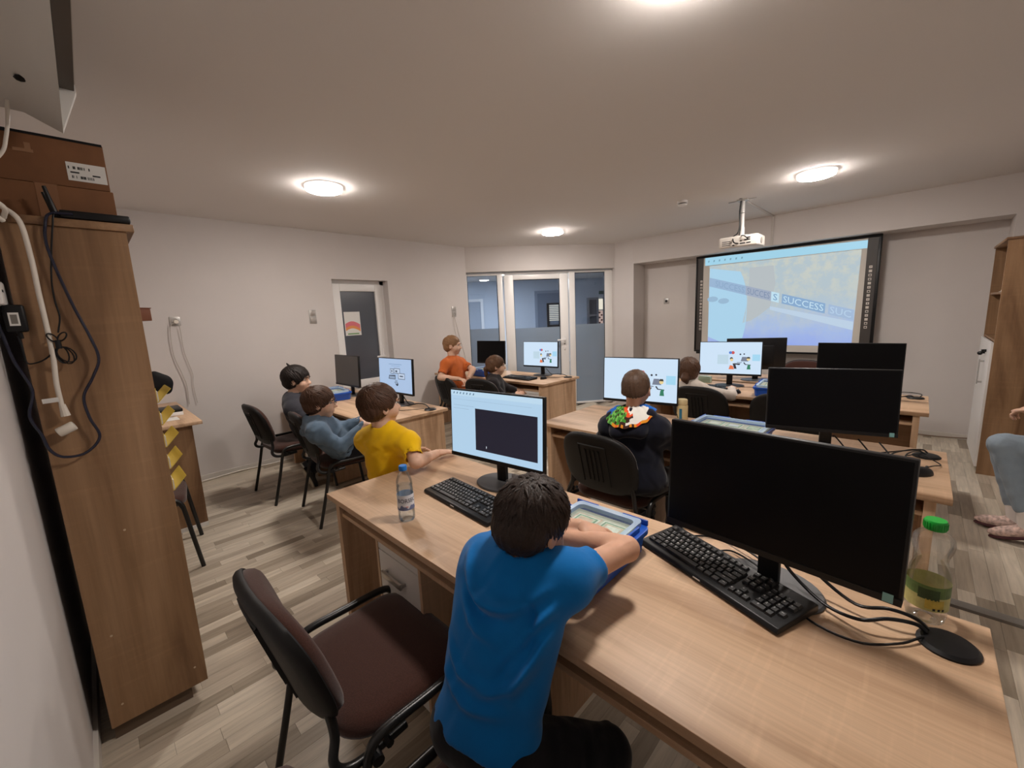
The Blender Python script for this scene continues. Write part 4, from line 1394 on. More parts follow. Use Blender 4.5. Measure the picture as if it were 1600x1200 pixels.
MB().lathe([(.030, .112), (.033, .116), (.033, .148), (.030, .152)], 28).build('lid', plain('cream_lid', srgb(214, 196, 150), .5), t, smooth=40)
MB().box(-.006, .012, -.0375, -.035, .02, .09).build('blue_strip', plain('teal_print', srgb(40, 110, 140), .5), t)
tk = MB()
for k in range(10):
    a0 = math.radians(200 + 4.5 * k)
    tk.cyl((.0362 * math.cos(a0), .0362 * math.sin(a0), .03 + .018 * math.sin(k * .35)), (.0362 * math.cos(a0 + .08), .0362 * math.sin(a0 + .08), .03 + .018 * math.sin((k + 1) * .35)), .003, 5)
tk.build('dark_motif', INK, t)

# ------------------------------------------------------------------ blue storage tubs with clear lids
def make_tub(label, loc, rz, open_top=False):
    t = thing('storage_tub', label, 'tub', loc, rz)
    L, Wd, h = .40, .29, .085
    outer = rrect(Wd - .018, L - .018, .03, 5)
    n = len(outer)
    rings = []
    for s, z in ((.90, 0), (.95, .004), (1.0, h - .012)):
        rings.append([(x * s, y * s, z) for x, y in outer])
    for s, z in ((.985, h - .012), (.93, .008)):
        rings.append([(x * s, y * s, z) for x, y in outer])
    vs = [p for r in rings for p in r]
    fs = []
    for j in range(len(rings) - 1):
        for i in range(n):
            i2 = (i + 1) % n
            fs.append((j * n + i, j * n + i2, (j + 1) * n + i2, (j + 1) * n + i))
    fs.append(tuple(range(n))[::-1])
    fs.append(tuple(range((len(rings) - 1) * n, len(rings) * n)))
    MB().add(vs, fs).build('tub', BLUEP, t, smooth=40)
    # rim with handle notches
    ro = rrect(Wd, L, .035, 5)
    ri = rrect(Wd - .05, L - .016, .026, 5)
    rm = MB()
    m_ = len(ro)
    vs = [(x, y, h - .022) for x, y in ro] + [(x, y, h - .004) for x, y in ro] + [(x, y, h - .004) for x, y in ri] + [(x, y, h - .022) for x, y in ri]
    fs = []
    for i in range(m_):
        i2 = (i + 1) % m_
        for j in range(4):
            a, b = j * m_, ((j + 1) % 4) * m_
            fs.append((a + i, a + i2, b + i2, b + i))
    rm.add(vs, fs)
    rm.build('rim', BLUEP, t, bevel=.003)
    MB().box(Wd / 2 - .0205, Wd / 2 - .016, -.06, .04, .012, .035).build('side_label', PAPER, t)
    # sorting tray with print inside
    ins = MB().box(-.119, .119, -.178, .178, h - .022, h - .014).build('sorting_tray', plain('tray_print', srgb(206, 204, 172), .6, noise=.10, nscale=16), t)
    pr_ = MB()
    cols = [srgb(120, 160, 116), srgb(206, 212, 176), srgb(222, 190, 156), srgb(232, 230, 206)]
    mats = [plain('tray_tone_%d' % k, c, .6, noise=.15, nscale=60) for k, c in enumerate(cols)]
    r_ = random.Random(3)
    for i in range(2):
        for j in range(3):
            x0, y0 = -.10 + i * .102, -.158 + j * .106
            for q in range(5):
                pr_.mi = (i + j + q) % 4
                pr_.box(x0 + q * .006, x0 + .096 - q * .006, y0 + q * .006, y0 + .10 - q * .006, h - .0142, h - .0138 + q * .0006)
    pr_.build('print', mats, ins, smooth=0)
    MB().box(.02, .06, -.03, .02, h - .0105, h - .0098).build('sticker', PAPER, ins, smooth=0)
    if not open_top:
        lo = rrect(Wd - .048, L - .012, .026, 5)
        l2 = rrect(Wd - .082, L - .06, .02, 5)
        vs = [(x, y, h - .004) for x, y in lo] + [(x, y, h + .012) for x, y in lo] + [(x, y, h + .012) for x, y in l2] + [(x, y, h - .002) for x, y in l2]
        fs = []
        for j in range(3):
            for i in range(m_):
                i2 = (i + 1) % m_
                fs.append((j * m_ + i, j * m_ + i2, (j + 1) * m_ + i2, (j + 1) * m_ + i))
        fs.append(tuple(range(3 * m_, 4 * m_)))
        lm = MB()
        lm.add(vs, fs)
        lm.m = [1] * (len(fs) - 1) + [0]
        lid = lm.build('lid', [LIDM, LIDB], t, smooth=40)
        for sx, sy in ((-1, .62), (-1, -.62), (1, .62), (1, -.62)):
            x0 = sx * (Wd / 2 - .012)
            MB().box(min(x0, x0 - sx * .008), max(x0, x0 - sx * .008), sy * .15 - .05, sy * .15 + .05, h - .006, h + .0135).build('clip', BLUEP, t, bevel=.003)
        for sy, xx in ((1, -.09), (1, .09)):
            MB().box(xx - .045, xx + .045, L / 2 - .010, L / 2 - .003, h - .006, h + .0135).build('clip', BLUEP, t, bevel=.003)
    return t
TG_ = 'blue storage tubs with clear lids'
tub = make_tub('blue tub with a clear lid under the arms of blue shirted boy', (-.705, .975, .75), math.radians(1))
tub['group'] = TG_
copy_thing(tub, (-.745, 2.54, .75), math.radians(88), 'clear lidded blue tub on the second desk behind the large dark monitor', TG_)
copy_thing(tub, (-.86, 4.11, .75), math.radians(5), 'blue tub on the third desk beside the mouse', TG_)
copy_thing(tub, (-4.30, 1.70, .75), math.radians(84), 'blue tub beside the switched off monitor at the left wall', TG_)
copy_thing(tub, (-4.16, 3.70, .75), math.radians(80), 'blue tub beside the orange shirted boy', TG_)
pp = MB().box(-1.52, -1.30, 3.93, 4.02, .75, .752)
tag(pp.build('paper_sheet', PAPER), 'white paper sheet before the girl facing the whiteboard', 'paper')
tbx = thing('green_glass_block', 'small pale green clear box on third desk behind keyboard', 'box', (-1.56, 4.43, .75))
MB().box(-.06, .06, -.03, .03, 0, .06).build('box_body', plain('pale_green_plastic', srgb(150, 176, 160), .3), tbx, bevel=.006)
MB().box(-.055, .055, -.028, .028, .06, .066).build('lid', plain('pale_green_lid', srgb(176, 196, 182), .4), tbx)

# ------------------------------------------------------------------ tall cabinet at left with everything on and around it
cab = thing('tall_cabinet', 'tall oak cabinet at the left edge with cartons on top', 'cabinet', (-2.43, .01, 0))
co = cab.location
def CB(mb, name, mat, parent=cab, **k):
    return mb.build(name, mat, parent, off=co, **k)
CB(MB().box(-2.048, -2.03, -.14, .155, .06, 1.862), 'side_panel', CAB_Z, bevel=.001, seg=1)
CB(MB().box(-2.83, -2.812, -.14, .155, .06, 1.862), 'side_panel', CAB_Z)
CB(MB().box(-2.84, -2.02, -.145, .177, 1.862, 1.888), 'top_panel', CAB_X, bevel=.003)
CB(MB().box(-2.812, -2.048, -.14, -.132, .06, 1.862), 'back_panel', BLACKM)
CB(MB().box(-2.82, -2.05, -.135, .10, 0, .06), 'plinth', plain('plinth_brown', srgb(96, 78, 62), .6))
for z in (.06, .42, .83, 1.33, 1.54):
    CB(MB().box(-2.812, -2.048, -.132, .14, z, z + .018), 'shelf', CAB_X)
CB(MB().box(-2.81, -2.05, .142, .157, .08, .825), 'door', CAB_Z)
dots = MB()
for y, z in ((-.10, .14), (.12, .14), (-.09, .42), (.0, .8)):
    dots.cyl((-2.031, y, z), (-2.0285, y, z), .004, 8)
CB(dots, 'screw_cap', plain('cap_tan', srgb(200, 178, 150), .6))
for k in range(5):
    z = .848 + k * .0945
    yb = thing('yellow_document_box', ('lowest', 'second lowest', 'middle', 'second highest', 'highest')[k] + ' of five yellow edged document boxes poking out of the tall cabinet', 'document box', (-2.30, .05, z), group='yellow document boxes in the cabinet')
    MB().box(-.10, .10, -.16, .12, 0, .002).box(-.10, -.098, -.16, .12, 0, .06).box(.098, .10, -.16, .12, 0, .06).box(-.10, .10, -.16, -.158, 0, .09).build('box_body', YELLOWP, yb)
    MB().add([(-.1, .12, 0), (.1, .12, 0), (.1, .165, .05), (-.1, .165, .05), (-.1, .123, 0), (.1, .123, 0), (.1, .169, .052), (-.1, .169, .052)],
             [(0, 1, 2, 3), (7, 6, 5, 4), (0, 4, 5, 1), (1, 5, 6, 2), (2, 6, 7, 3), (3, 7, 4, 0)]).build('front_flap', YELLOWP, yb)
    MB().box(-.095, .095, -.15, .125, .002, .045).build('papers', PAPER, yb)
bx = thing('brown_box', 'brown carton whose corner pokes out of the upper cabinet shelf', 'box', (-2.33, .04, 1.5585), math.radians(42))
BRC = plain('brown_carton', srgb(120, 70, 44), .8)
MB().box(-.12, .12, -.12, .12, 0, .05).build('carton_body', BRC, bx, bevel=.002)
MB().box(-.122, .122, -.122, .122, .0502, .054).build('carton_lid', BRC, bx)
# desk lamp standing on the rear counter, its black head peeking out
dl_ = thing('desk_lamp', 'black desk lamp head peeking out beside the tall cabinet', 'lamp', (-4.55, .12, .84))
MB().lathe([(.09, 0), (.09, .012), (.03, .02)], 24).build('base', BLACKP, dl_, smooth=40)
MB().tube(smooth_path([(0, 0, .015), (-.02, -.02, .15), (0, .04, .30), (.05, .16, .36)]), .009, 8).build('arm', BLACKP, dl_, smooth=60)
vs, fs = cushion(rrect(.20, .16, .06, 6), [(.9, 0), (1, .01), (1, .035), (.8, .05), (.4, .055)], lambda a, b, t_: (.22 + t_ * .6, .22 + a * .72 + b * .25 + .03, .27 - a * .45 + b * .9))
MB().add(vs, fs).build('lamp_shade', BLACKM, dl_, smooth=50)
sc = thing('desk_scanner', 'flat black device with white edge on the rear left counter', 'scanner', (-4.34, .36, .84))
MB().box(-.12, .12, -.14, .11, 0, .03).build('base', PVC, sc, bevel=.004)
MB().box(-.12, .12, -.14, .11, .03, .055).build('lid', BLACKP, sc, bevel=.006)
tag(MB().box(-4.17, -4.02, .30, .42, .84, .843).build('paper_sheet', PAPER), 'white paper sheet on the rear left counter', 'paper')

# cartons
cx1 = thing('carton', 'lower cardboard carton on the tall cabinet behind the router', 'carton', (-2.48, -.02, 1.888))
MB().box(-.34, .34, -.158, .168, 0, .130).build('carton_body', CARD, cx1, bevel=.003)
MB().box(-.34, .342, -.025, .03, .1302, .1308).box(.3405, .3412, -.023, .028, 0, .130).build('tape', plain('brown_tape', srgb(134, 92, 60), .5), cx1)
MB().box(.3405, .3415, -.155, -.11, .075, .12).build('black_label', INK, cx1)
cx2 = thing('carton', 'upper cardboard carton with a white barcode label on the tall cabinet', 'carton', (-2.48, -.02, 2.0195))
MB().box(-.34, .335, -.162, .162, 0, .155).build('carton_body', CARD, cx2, bevel=.003)
MB().box(-.34, .3365, -.162, -.062, .146, .157).box(-.34, .3365, -.052, .160, .149, .157).build('black_lid', BLACKM, cx2)
lbm = MB().box(.3355, .3363, .060, .158, .022, .082).build('barcode_label', PAPER, cx2, smooth=0)
bar = MB()
r_ = random.Random(5)
for z, n_, y0, y1 in ((.060, 14, .064, .118), (.030, 16, .070, .126)):
    for k in range(n_):
        if r_.random() < .75:
            ya = y0 + (y1 - y0) * k / n_
            bar.box(.3363, .3367, ya, ya + (y1 - y0) / n_ * r_.uniform(.4, .95), z, z + .009)
for ya, yb_, z in ((.068, .090, .047), (.122, .142, .043)):
    bar.box(.3363, .3367, ya, yb_, z, z + .005)
bar.build('barcode', INK, lbm, smooth=0)
MB().box(.3355, .336, -.055, -.01, .092, .102).box(.3355, .336, -.028, -.014, .102, .122).build('tape_mark', plain('pale_tape', srgb(150, 110, 78), .6), cx2)
# router
ro = thing('router', 'black router with upright antenna lying on the tall cabinet', 'router', (-2.06, .085, 1.888))
MB().box(-.07, .03, -.085, .088, .004, .030).build('router_body', BLACKP, ro, bevel=.006)
MB().box(-.06, .02, -.07, .075, 0, .004).build('foot', BLACKM, ro)
MB().tube([(.015, -.09, .012), (.015, -.095, .03), (.01, -.107, .10)], [.007, .007, .005], 8).build('antenna', BLACKP, ro)
MB().tube([(-.03, -.09, .012), (-.03, -.098, .03), (-.03, -.112, .09)], [.007, .007, .005], 8).build('antenna', BLACKP, ro)
MB().cyl((.015, -.08, .012), (.015, -.1, .012), .008, 8).build('antenna_joint', BLACKP, ro)
# cables hanging over the cabinet side
cable('dark blue network cable hanging in a loop over the cabinet side', [(-2.03, .03, 1.905), (-2.012, -.02, 1.897), (-2.008, -.036, 1.86), (-2.008,-0.041,1.784), (-2,-0.015,1.624), (-2,0.012,1.507), (-2,0.023,1.43), (-2,-0.001,1.367), (-2,-0.031,1.306), (-2,-0.028,1.234), (-2,-0.013,1.163), (-2,-0.053,1.116), (-2,-0.105,1.115), (-2,-0.132,1.146), (-2,-0.142,1.199), (-2,-0.158,1.265), (-2,-0.14,1.345), (-2,-0.163,1.439), (-2,-0.174,1.529), (-1.99, -.18, 1.62)], .0042, NAVYC, 'network_cable')
cable('thick white power cable with plug hanging over the cabinet side', [(-2.06, -.11, 1.90), (-2.02, -.118, 1.905), (-2,-0.088,1.864), (-2,-0.081,1.761), (-2,-0.081,1.654), (-2,-0.08,1.554), (-2,-0.08,1.451), (-2,-0.086,1.358), (-2,-0.085,1.283)], .0068, WHITEP, 'power_cable', 8)
wc_ = bpy.data.objects['power_cable']
MB().tube([(-2,-0.084,1.289), (-2,-0.081,1.25)], [.008, .012], 10).build('plug_neck', WHITEP, wc_, off=wc_.location)
MB().cyl((-1.998,-0.107,1.197), (-1.998,-0.065,1.216), .016, 16).build('plug_body', WHITEP, wc_, off=wc_.location, bevel=.004)
MB().tube([(-1.995,-0.125,1.306), (-1.99,-0.088,1.308)], .0075, 4, flat=.15).build('paper_flag', PAPER, wc_, off=wc_.location)
cable('white cable curling beside the cartons at the upper left edge', [(-2.0, -.12, 1.86), (-1.98, -.135, 1.88), (-1.96, -.125, 1.905), (-1.97, -.11, 1.89), (-2.0, -.118, 1.87)], .0065, WHITEP, 'white_cable_loop', 8)
cable('white cable hanging from the rear soffit past the cartons', [(-1.95,-0.054,2.289), (-1.95,-0.056,2.23), (-1.95,-0.063,2.151), (-1.95,-0.076,2.087), (-1.95,-0.092,2.041), (-1.95, -.14, 1.98), (-1.95, -.175, 1.92)], .0045, WHITEP, 'white_cable', 8)
cable('thin black router cable hanging down to its tied bundle', [(-2.04, 0, 1.90), (-2.012, -.012, 1.897), (-2.007, -.02, 1.86), (-2.008,-0.037,1.765), (-2.006,-0.048,1.685), (-2.005,-0.05,1.624), (-2.004,-0.047,1.573), (-2,-0.058,1.522)], .0026, BLACKP, 'thin_cable')
bn = MB()
c0 = Vector((-2,-0.063,1.485))
u_ = Vector((0, 1, 0)); v_ = Vector((0, 0, 1))
for k, (ax, az, ox, oz, rot) in enumerate(((.017, .030, .010, -.036, .35), (.014, .028, .004, -.034, .1), (.019, .027, .014, -.034, .5), (.008, .016, .012, .024, -.6), (.008, .016, -.010, .022, .6))):
    pts = []
    for i in range(16):
        a = 2 * math.pi * i / 16
        y, z = ax * math.cos(a), az * math.sin(a)
        y, z = y * math.cos(rot) - z * math.sin(rot), y * math.sin(rot) + z * math.cos(rot)
        pts.append(c0 + u_ * (ox + y) + v_ * (oz + z) + Vector((.002 * k, 0, 0)))
    bn.tube(pts, .0022, 5, closed=True)
bn.cyl(c0 + Vector((.004, 0, -.014)), c0 + Vector((.004, 0, .014)), .0075, 8)
o = bn.build('cable_bundle', BLACKP, off=c0)
o.location = c0
tag(o, 'small tied bundle of thin black cable on the cabinet side', 'cable')
cable('thin black adapter cable running from the bundle to black adapter', [(-2,-0.073,1.465), (-2,-0.1,1.439), (-2,-0.125,1.429), (-2,-0.138,1.433), (-2,-0.14,1.457), (-2,-0.141,1.487), (-2,-0.144,1.517)], .0026, BLACKP, 'adapter_cable')
ad = thing('wall_adapter', 'black plug-in power adapter with white label by the cabinet edge', 'adapter', (-2.0, -.1395, 1.57))
MB().box(-.014, .016, -.024, .022, -.042, .042).build('adapter_body', BLACKP, ad, bevel=.007, seg=3)
MB().box(.0155, .0166, -.014, .008, -.022, .018).build('label', PAPER, ad)
MB().box(.0166, .0169, -.010, .004, -.016, .012).build('print', GREYC, ad)
MB().tube([(0, .0, -.04), (.0, .004, -.062)], [.007, .004], 8).build('strain_relief', BLACKP, ad)
ps = thing('socket_strip', 'white socket block on the back wall at the left picture edge', 'socket', (-1.96, -.165, 1.645))
MB().box(-.07, .035, -.025, .015, -.035, .035).build('strip_body', PVC, ps, bevel=.005)
MB().cyl((.0, .0152, .005), (.0, .0162, .005), .004, 8).cyl((.018, .0152, .005), (.018, .0162, .005), .004, 8).build('socket_hole', INK, ps)

# ------------------------------------------------------------------ tall cabinet at right
cr_ = thing('tall_bookcase', 'tall oak bookcase with white door at the right edge', 'bookcase', (.74, 5.63, 0))
ro_ = cr_.location
def RB(mb, name, mat, parent=cr_, **k):
    return mb.build(name, mat, parent, off=ro_, **k)
RB(MB().box(.44, 1.04, 5.20, 5.218, .0, 1.94), 'side_panel', CAB_Z, bevel=.001, seg=1)
RB(MB().box(.44, 1.04, 6.035, 6.053, .02, 1.94), 'side_panel', CAB_Z)
RB(MB().box(.43, 1.045, 5.193, 6.06, 1.94, 1.96), 'top_panel', CAB_X, bevel=.002)
RB(MB().box(1.03, 1.04, 5.218, 6.035, .02, 1.94), 'back_panel', CAB_Z)
for z in (1.13, 1.52):
    RB(MB().box(.445, 1.03, 5.218, 6.035, z, z + .018), 'shelf', CAB_X)
RB(MB().box(.46, 1.03, 5.218, 6.035, .06, .078), 'shelf', CAB_X)
RB(MB().box(.47, 1.03, 5.218, 6.03, 0, .06), 'plinth', plain('plinth_brown', srgb(96, 78, 62), .6))
rd_ = RB(MB().box(.424, .44, 5.206, 6.047, .062, 1.128), 'door', WHITE, bevel=.001, seg=1)
hm = MB().box(.392, .400, 5.50, 5.52, .74, .96).box(.40, .424, 5.502, 5.518, .75, .765).box(.40, .424, 5.502, 5.518, .935, .95)
hm.tf = None
RB(hm, 'handle', STEEL, rd_)
RB(MB().cyl((.424, 5.46, 1.04), (.405, 5.46, 1.04), .012, 10).box(.395, .405, 5.44, 5.48, 1.03, 1.05), 'lock', BLACKP, rd_)
RB(MB().cyl((.424, 5.55, 1.02), (.400, 5.55, 1.02), .014, 10).sphere((.395, 5.55, 1.01), .018, 8, 6), 'key', BLACKP, rd_)
tag(MB().box(.46, .72, 5.30, 5.62, 1.538, 1.543).build('paper_sheet', PAPER), 'loose papers on the middle open shelf of right bookcase', 'paper')
o = MB().box(.47, .70, 5.32, 5.60, 1.544, 1.556).build('paper_stack', PAPER)
tag(o, 'thin paper stack on the middle open shelf of right bookcase', 'paper')
tag(MB().box(.48, .56, 5.25, 5.36, 1.148, 1.165).build('small_case', BLACKP, bevel=.004), 'small black case on the lower open shelf of right bookcase', 'box')


# ------------------------------------------------------------------ people: smooth implicit bodies, one continuous surface each
def nv(v):
    v = np.asarray(v, float)
    return v / np.linalg.norm(v)
A3 = lambda v: np.asarray(v, float)
def lerp(a, b, t):
    return A3(a) * (1 - t) + A3(b) * t

class Field:
    """list of soft primitives, sampled on a grid and skinned with surface nets"""
    def __init__(self):
        self.p = []
        self.warp = None
    def cap(self, a, b, ra, rb, k=.02, sub=False):
        self.p.append(('cap', A3(a), A3(b), ra, rb, k, sub))
        return self
    def ell(self, c, r, R=None, k=.02, sub=False):
        self.p.append(('ell', A3(c), A3(r), np.eye(3) if R is None else np.asarray(R, float), k, sub))
        return self
    def cut(self, p, n, k=.004):
        self.p.append(('cut', A3(p), nv(n), k))
        return self
    def bounds(self):
        lo, hi = np.full(3, 1e9), np.full(3, -1e9)
        for q in self.p:
            if q[0] == 'cap' and not q[6]:
                r = max(q[3], q[4])
                lo = np.minimum(lo, np.minimum(q[1], q[2]) - r)
                hi = np.maximum(hi, np.maximum(q[1], q[2]) + r)
            elif q[0] == 'ell' and not q[5]:
                e = np.sqrt(((q[3] * q[2][None, :]) ** 2).sum(1))
                lo = np.minimum(lo, q[1] - e)
                hi = np.maximum(hi, q[1] + e)
        return lo, hi
    def mesh(self, h):
        lo, hi = self.bounds()
        lo -= 3 * h + .008
        hi += 3 * h + .008
        n = np.ceil((hi - lo) / h).astype(int) + 1
        ax = [(lo[i] + h * np.arange(n[i])).astype(np.float32) for i in range(3)]
        F = np.full(n, .06, np.float32)
        for q in self.p:
            if q[0] == 'cut':
                d = sum((ax[i] - q[1][i]).reshape([-1 if j == i else 1 for j in range(3)]) * q[2][i] for i in range(3)).astype(np.float32)
                F = self.smax(F, d, q[3])
                continue
            k = q[5] if q[0] == 'cap' else q[4]
            sub = q[6] if q[0] == 'cap' else q[5]
            if q[0] == 'cap':
                r = max(q[3], q[4])
                l, u = np.minimum(q[1], q[2]) - r, np.maximum(q[1], q[2]) + r
            else:
                e = np.sqrt(((q[3] * q[2][None, :]) ** 2).sum(1))
                l, u = q[1] - e, q[1] + e
            m = .062 + k
            i0 = np.clip(((l - m - lo) / h).astype(int), 0, n - 1)
            i1 = np.clip(((u + m - lo) / h).astype(int) + 2, 1, n)
            if (i1 <= i0).any():
                continue
            sl = tuple(slice(a, b) for a, b in zip(i0, i1))
            X = ax[0][sl[0]][:, None, None]
            Y = ax[1][sl[1]][None, :, None]
            Z = ax[2][sl[2]][None, None, :]
            if q[0] == 'cap':
                a, b = q[1], q[2]
                d = b - a
                dd = float(d @ d) + 1e-9
                t = np.clip(((X - a[0]) * d[0] + (Y - a[1]) * d[1] + (Z - a[2]) * d[2]) / dd, 0, 1)
                D = np.sqrt((X - a[0] - t * d[0]) ** 2 + (Y - a[1] - t * d[1]) ** 2 + (Z - a[2] - t * d[2]) ** 2) - (q[3] + (q[4] - q[3]) * t)
            else:
                c, r, R = q[1], q[2], q[3]
                x, y, z = X - c[0], Y - c[1], Z - c[2]
                L = [(x * R[0, i] + y * R[1, i] + z * R[2, i]) for i in range(3)]
                k0 = np.sqrt((L[0] / r[0]) ** 2 + (L[1] / r[1]) ** 2 + (L[2] / r[2]) ** 2)
                k1 = np.sqrt((L[0] / r[0] ** 2) ** 2 + (L[1] / r[1] ** 2) ** 2 + (L[2] / r[2] ** 2) ** 2) + 1e-6
                D = k0 * (k0 - 1) / k1
            D = D.astype(np.float32)
            if sub:
                F[sl] = self.smax(F[sl], -D, k)
            else:
                F[sl] = self.smin(F[sl], D, k)
        if self.warp:
            F = F + self.warp(ax[0][:, None, None], ax[1][None, :, None], ax[2][None, None, :]).astype(np.float32)
        return nets(F, lo, h)
    @staticmethod
    def smin(a, b, k):
        if k <= 0:
            return np.minimum(a, b)
        t = np.clip(.5 + .5 * (b - a) / k, 0, 1)
        return b * (1 - t) + a * t - k * t * (1 - t)
    @staticmethod
    def smax(a, b, k):
        return -Field.smin(-a, -b, k)

def nets(F, lo, h):
    S = F < 0
    c = [S[i:S.shape[0] - 1 + i, j:S.shape[1] - 1 + j, k:S.shape[2] - 1 + k] for i in (0, 1) for j in (0, 1) for k in (0, 1)]
    any_ = np.logical_or.reduce(c)
    all_ = np.logical_and.reduce(c)
    act = any_ & ~all_
    idx = np.argwhere(act)
    vid = np.full(act.shape, -1, np.int64)
    vid[act] = np.arange(len(idx))
    pos = np.zeros((len(idx), 3))
    cnt = np.zeros(len(idx))
    corners = [(i, j, k) for i in (0, 1) for j in (0, 1) for k in (0, 1)]
    val = {o: F[idx[:, 0] + o[0], idx[:, 1] + o[1], idx[:, 2] + o[2]] for o in corners}
    for o in corners:
        for a in range(3):
            if o[a] == 0:
                o2 = tuple(v + (1 if i == a else 0) for i, v in enumerate(o))
                f0, f1 = val[o], val[o2]
                m = (f0 < 0) != (f1 < 0)
                t = np.where(m, f0 / np.where(m, f0 - f1, 1), 0)
                p = np.tile(np.array(o, float), (len(idx), 1))
                p[:, a] += t
                pos[m] += p[m]
                cnt[m] += 1
    pos = (pos / cnt[:, None] + idx) * h + lo
    faces = []
    for a in range(3):
        b, c_ = (a + 1) % 3, (a + 2) % 3
        sl0 = [slice(None)] * 3
        sl1 = [slice(None)] * 3
        sl0[a], sl1[a] = slice(0, -1), slice(1, None)
        s0, s1 = S[tuple(sl0)], S[tuple(sl1)]
        ed = np.argwhere(s0 != s1)
        ok = (ed[:, b] > 0) & (ed[:, c_] > 0) & (ed[:, b] < act.shape[b]) & (ed[:, c_] < act.shape[c_])
        ed = ed[ok]
        ins = s0[ed[:, 0], ed[:, 1], ed[:, 2]]
        q = []
        for db, dc in ((-1, -1), (0, -1), (0, 0), (-1, 0)):
            e = ed.copy()
            e[:, b] += db
            e[:, c_] += dc
            q.append(vid[e[:, 0], e[:, 1], e[:, 2]])
        q = np.stack(q, 1)
        q[~ins] = q[~ins][:, ::-1]
        faces.append(q)
    return pos, np.concatenate(faces)

def mesh_obj(name, parts, mats, parent, off, smooth=180, kind=None, label=None):
    """parts: list of (verts, faces, material index)"""
    vs, fs, mi = [], [], []
    b = 0
    for P, Fc, m in parts:
        vs.append(np.asarray(P, float).reshape(-1, 3) - np.asarray(off))
        Fl = Fc.tolist() if hasattr(Fc, 'tolist') else [list(f) for f in Fc]
        fs += [[i + b for i in f] for f in Fl]
        mi += [m] * len(Fl)
        b += len(vs[-1])
    me = bpy.data.meshes.new(name)
    me.from_pydata(np.concatenate(vs).tolist(), [], fs)
    for m in (mats if isinstance(mats, (list, tuple)) else [mats]):
        me.materials.append(m)
    me.polygons.foreach_set('material_index', mi)
    return finish(name, me, parent, smooth, kind, label)

def skin_mat(name, col):
    if name in MATS:
        return MATS[name]
    m = plain(name, col, 0.55, noise=.05, nscale=40, bump=.05, bscale=300, spec=.35)
    b = [n for n in m.node_tree.nodes if n.type == 'BSDF_PRINCIPLED'][0]
    b.inputs['Subsurface Weight'].default_value = 0.12
    b.inputs['Subsurface Radius'].default_value = (.012, .005, .003)
    b.inputs['Subsurface Scale'].default_value = 1.0
    return m
def cloth(name, col, rough=.9, fold=.35):
    m = plain(name, col, rough, noise=.05, nscale=18, bump=fold, bscale=26, spec=.15, sheen=.15)
    for n in m.node_tree.nodes:
        if n.type == 'BUMP':
            n.inputs['Distance'].default_value = .006
    return m
def hair_mat(name, col):
    return plain(name, col, .5, noise=.30, nscale=160, bump=.5, bscale=350, spec=.3)

def frame_of(fwd, up):
    f = nv(fwd)
    u = A3(up)
    u = nv(u - f * (u @ f))
    r = np.cross(f, u)
    return np.stack([r, f, u], 1)      # columns right, forward, up

def hand(F, W, d, nrm, side, s=.85, curl=.5, spread=.12, thumb=.7):
    """palm, four unequal bent fingers and a side thumb; nrm is the back of the hand"""
    d = nv(d)
    u = A3(nrm)
    u = nv(u - d * (u @ d))
    t = np.cross(u, d) * side          # towards the thumb
    W = A3(W)
    R = np.stack([t, d, u], 1)
    F.ell(W + d * .045 * s, np.array([.038, .056, .016]) * s, R, .012 * s)
    F.cap(W - d * .02 * s, W + d * .02 * s, .024 * s, .026 * s, .014 * s)
    for off, L, a0 in ((.028, .068, 1.0), (.010, .075, .33), (-.009, .070, -.33), (-.027, .055, -1.0)):
        b = W + d * (.082 - .010 * abs(off) / .028) * s + t * off * s
        dirn = nv(d + t * a0 * spread)
        c = curl * .55
        p = b - dirn * .012 * s
        for seg, fr, r0, r1 in ((0, .47, .0098, .0092), (1, .30, .0092, .0084), (2, .26, .0084, .0072)):
            c += curl * (.15 if seg == 0 else .75)
            dd = nv(dirn * math.cos(c) - u * math.sin(c))
            q = p + dd * (L * fr + (.012 if seg == 0 else 0)) * s
            F.cap(p, q, r0 * s, r1 * s, .0035)
            p = q
    b = W + d * .022 * s + t * .026 * s
    m1 = b + nv(d * .75 + t * thumb - u * .15) * .040 * s
    m2 = m1 + nv(d * 1.0 + t * thumb * .35 - u * .25 * curl) * .030 * s
    F.cap(b - t * .008 * s, m1, .0135 * s, .0105 * s, .010 * s)
    F.cap(m1, m2, .0105 * s, .0082 * s, .004)

def head(F, H, R, s, ears=True):
    P = lambda x, y, z: A3(H) + R @ (np.array([x, y, z]) * s)
    E = lambda c, r, k=.015, sub=False, Rr=None: F.ell(P(*c), np.array(r) * s, R if Rr is None else Rr, k, sub)
    E((0, -.012, .026), (.071, .089, .077), .01)
    E((0, .028, -.030), (.056, .060, .066), .03)
    E((0, .052, -.083), (.024, .022, .018), .025)
    for sx in (-1, 1):
        E((sx * .036, .055, -.030), (.026, .028, .030), .02)
        E((sx * .031, .087, .006), (.017, .012, .012), .012, True)
    F.cap(P(0, .080, .008), P(0, .103, -.024), .008 * s, .0115 * s, .012)
    for sx in (-1, 1):
        E((sx * .011, .096, -.029), (.008, .009, .007), .008)
    F.cap(P(-.018, .083, -.050), P(.018, .083, -.050), .006 * s, .006 * s, .008)
    F.cap(P(-.014, .082, -.059), P(.014, .082, -.059), .007 * s, .007 * s, .008)
    F.cap(P(-.03, .082, .024), P(.03, .082, .024), .010 * s, .010 * s, .015)
    if ears:
        for sx in (-1, 1):
            E((sx * .073, -.004, -.008), (.008, .019, .031), .006)
            E((sx * .080, .0, -.006), (.006, .011, .020), .006, True)

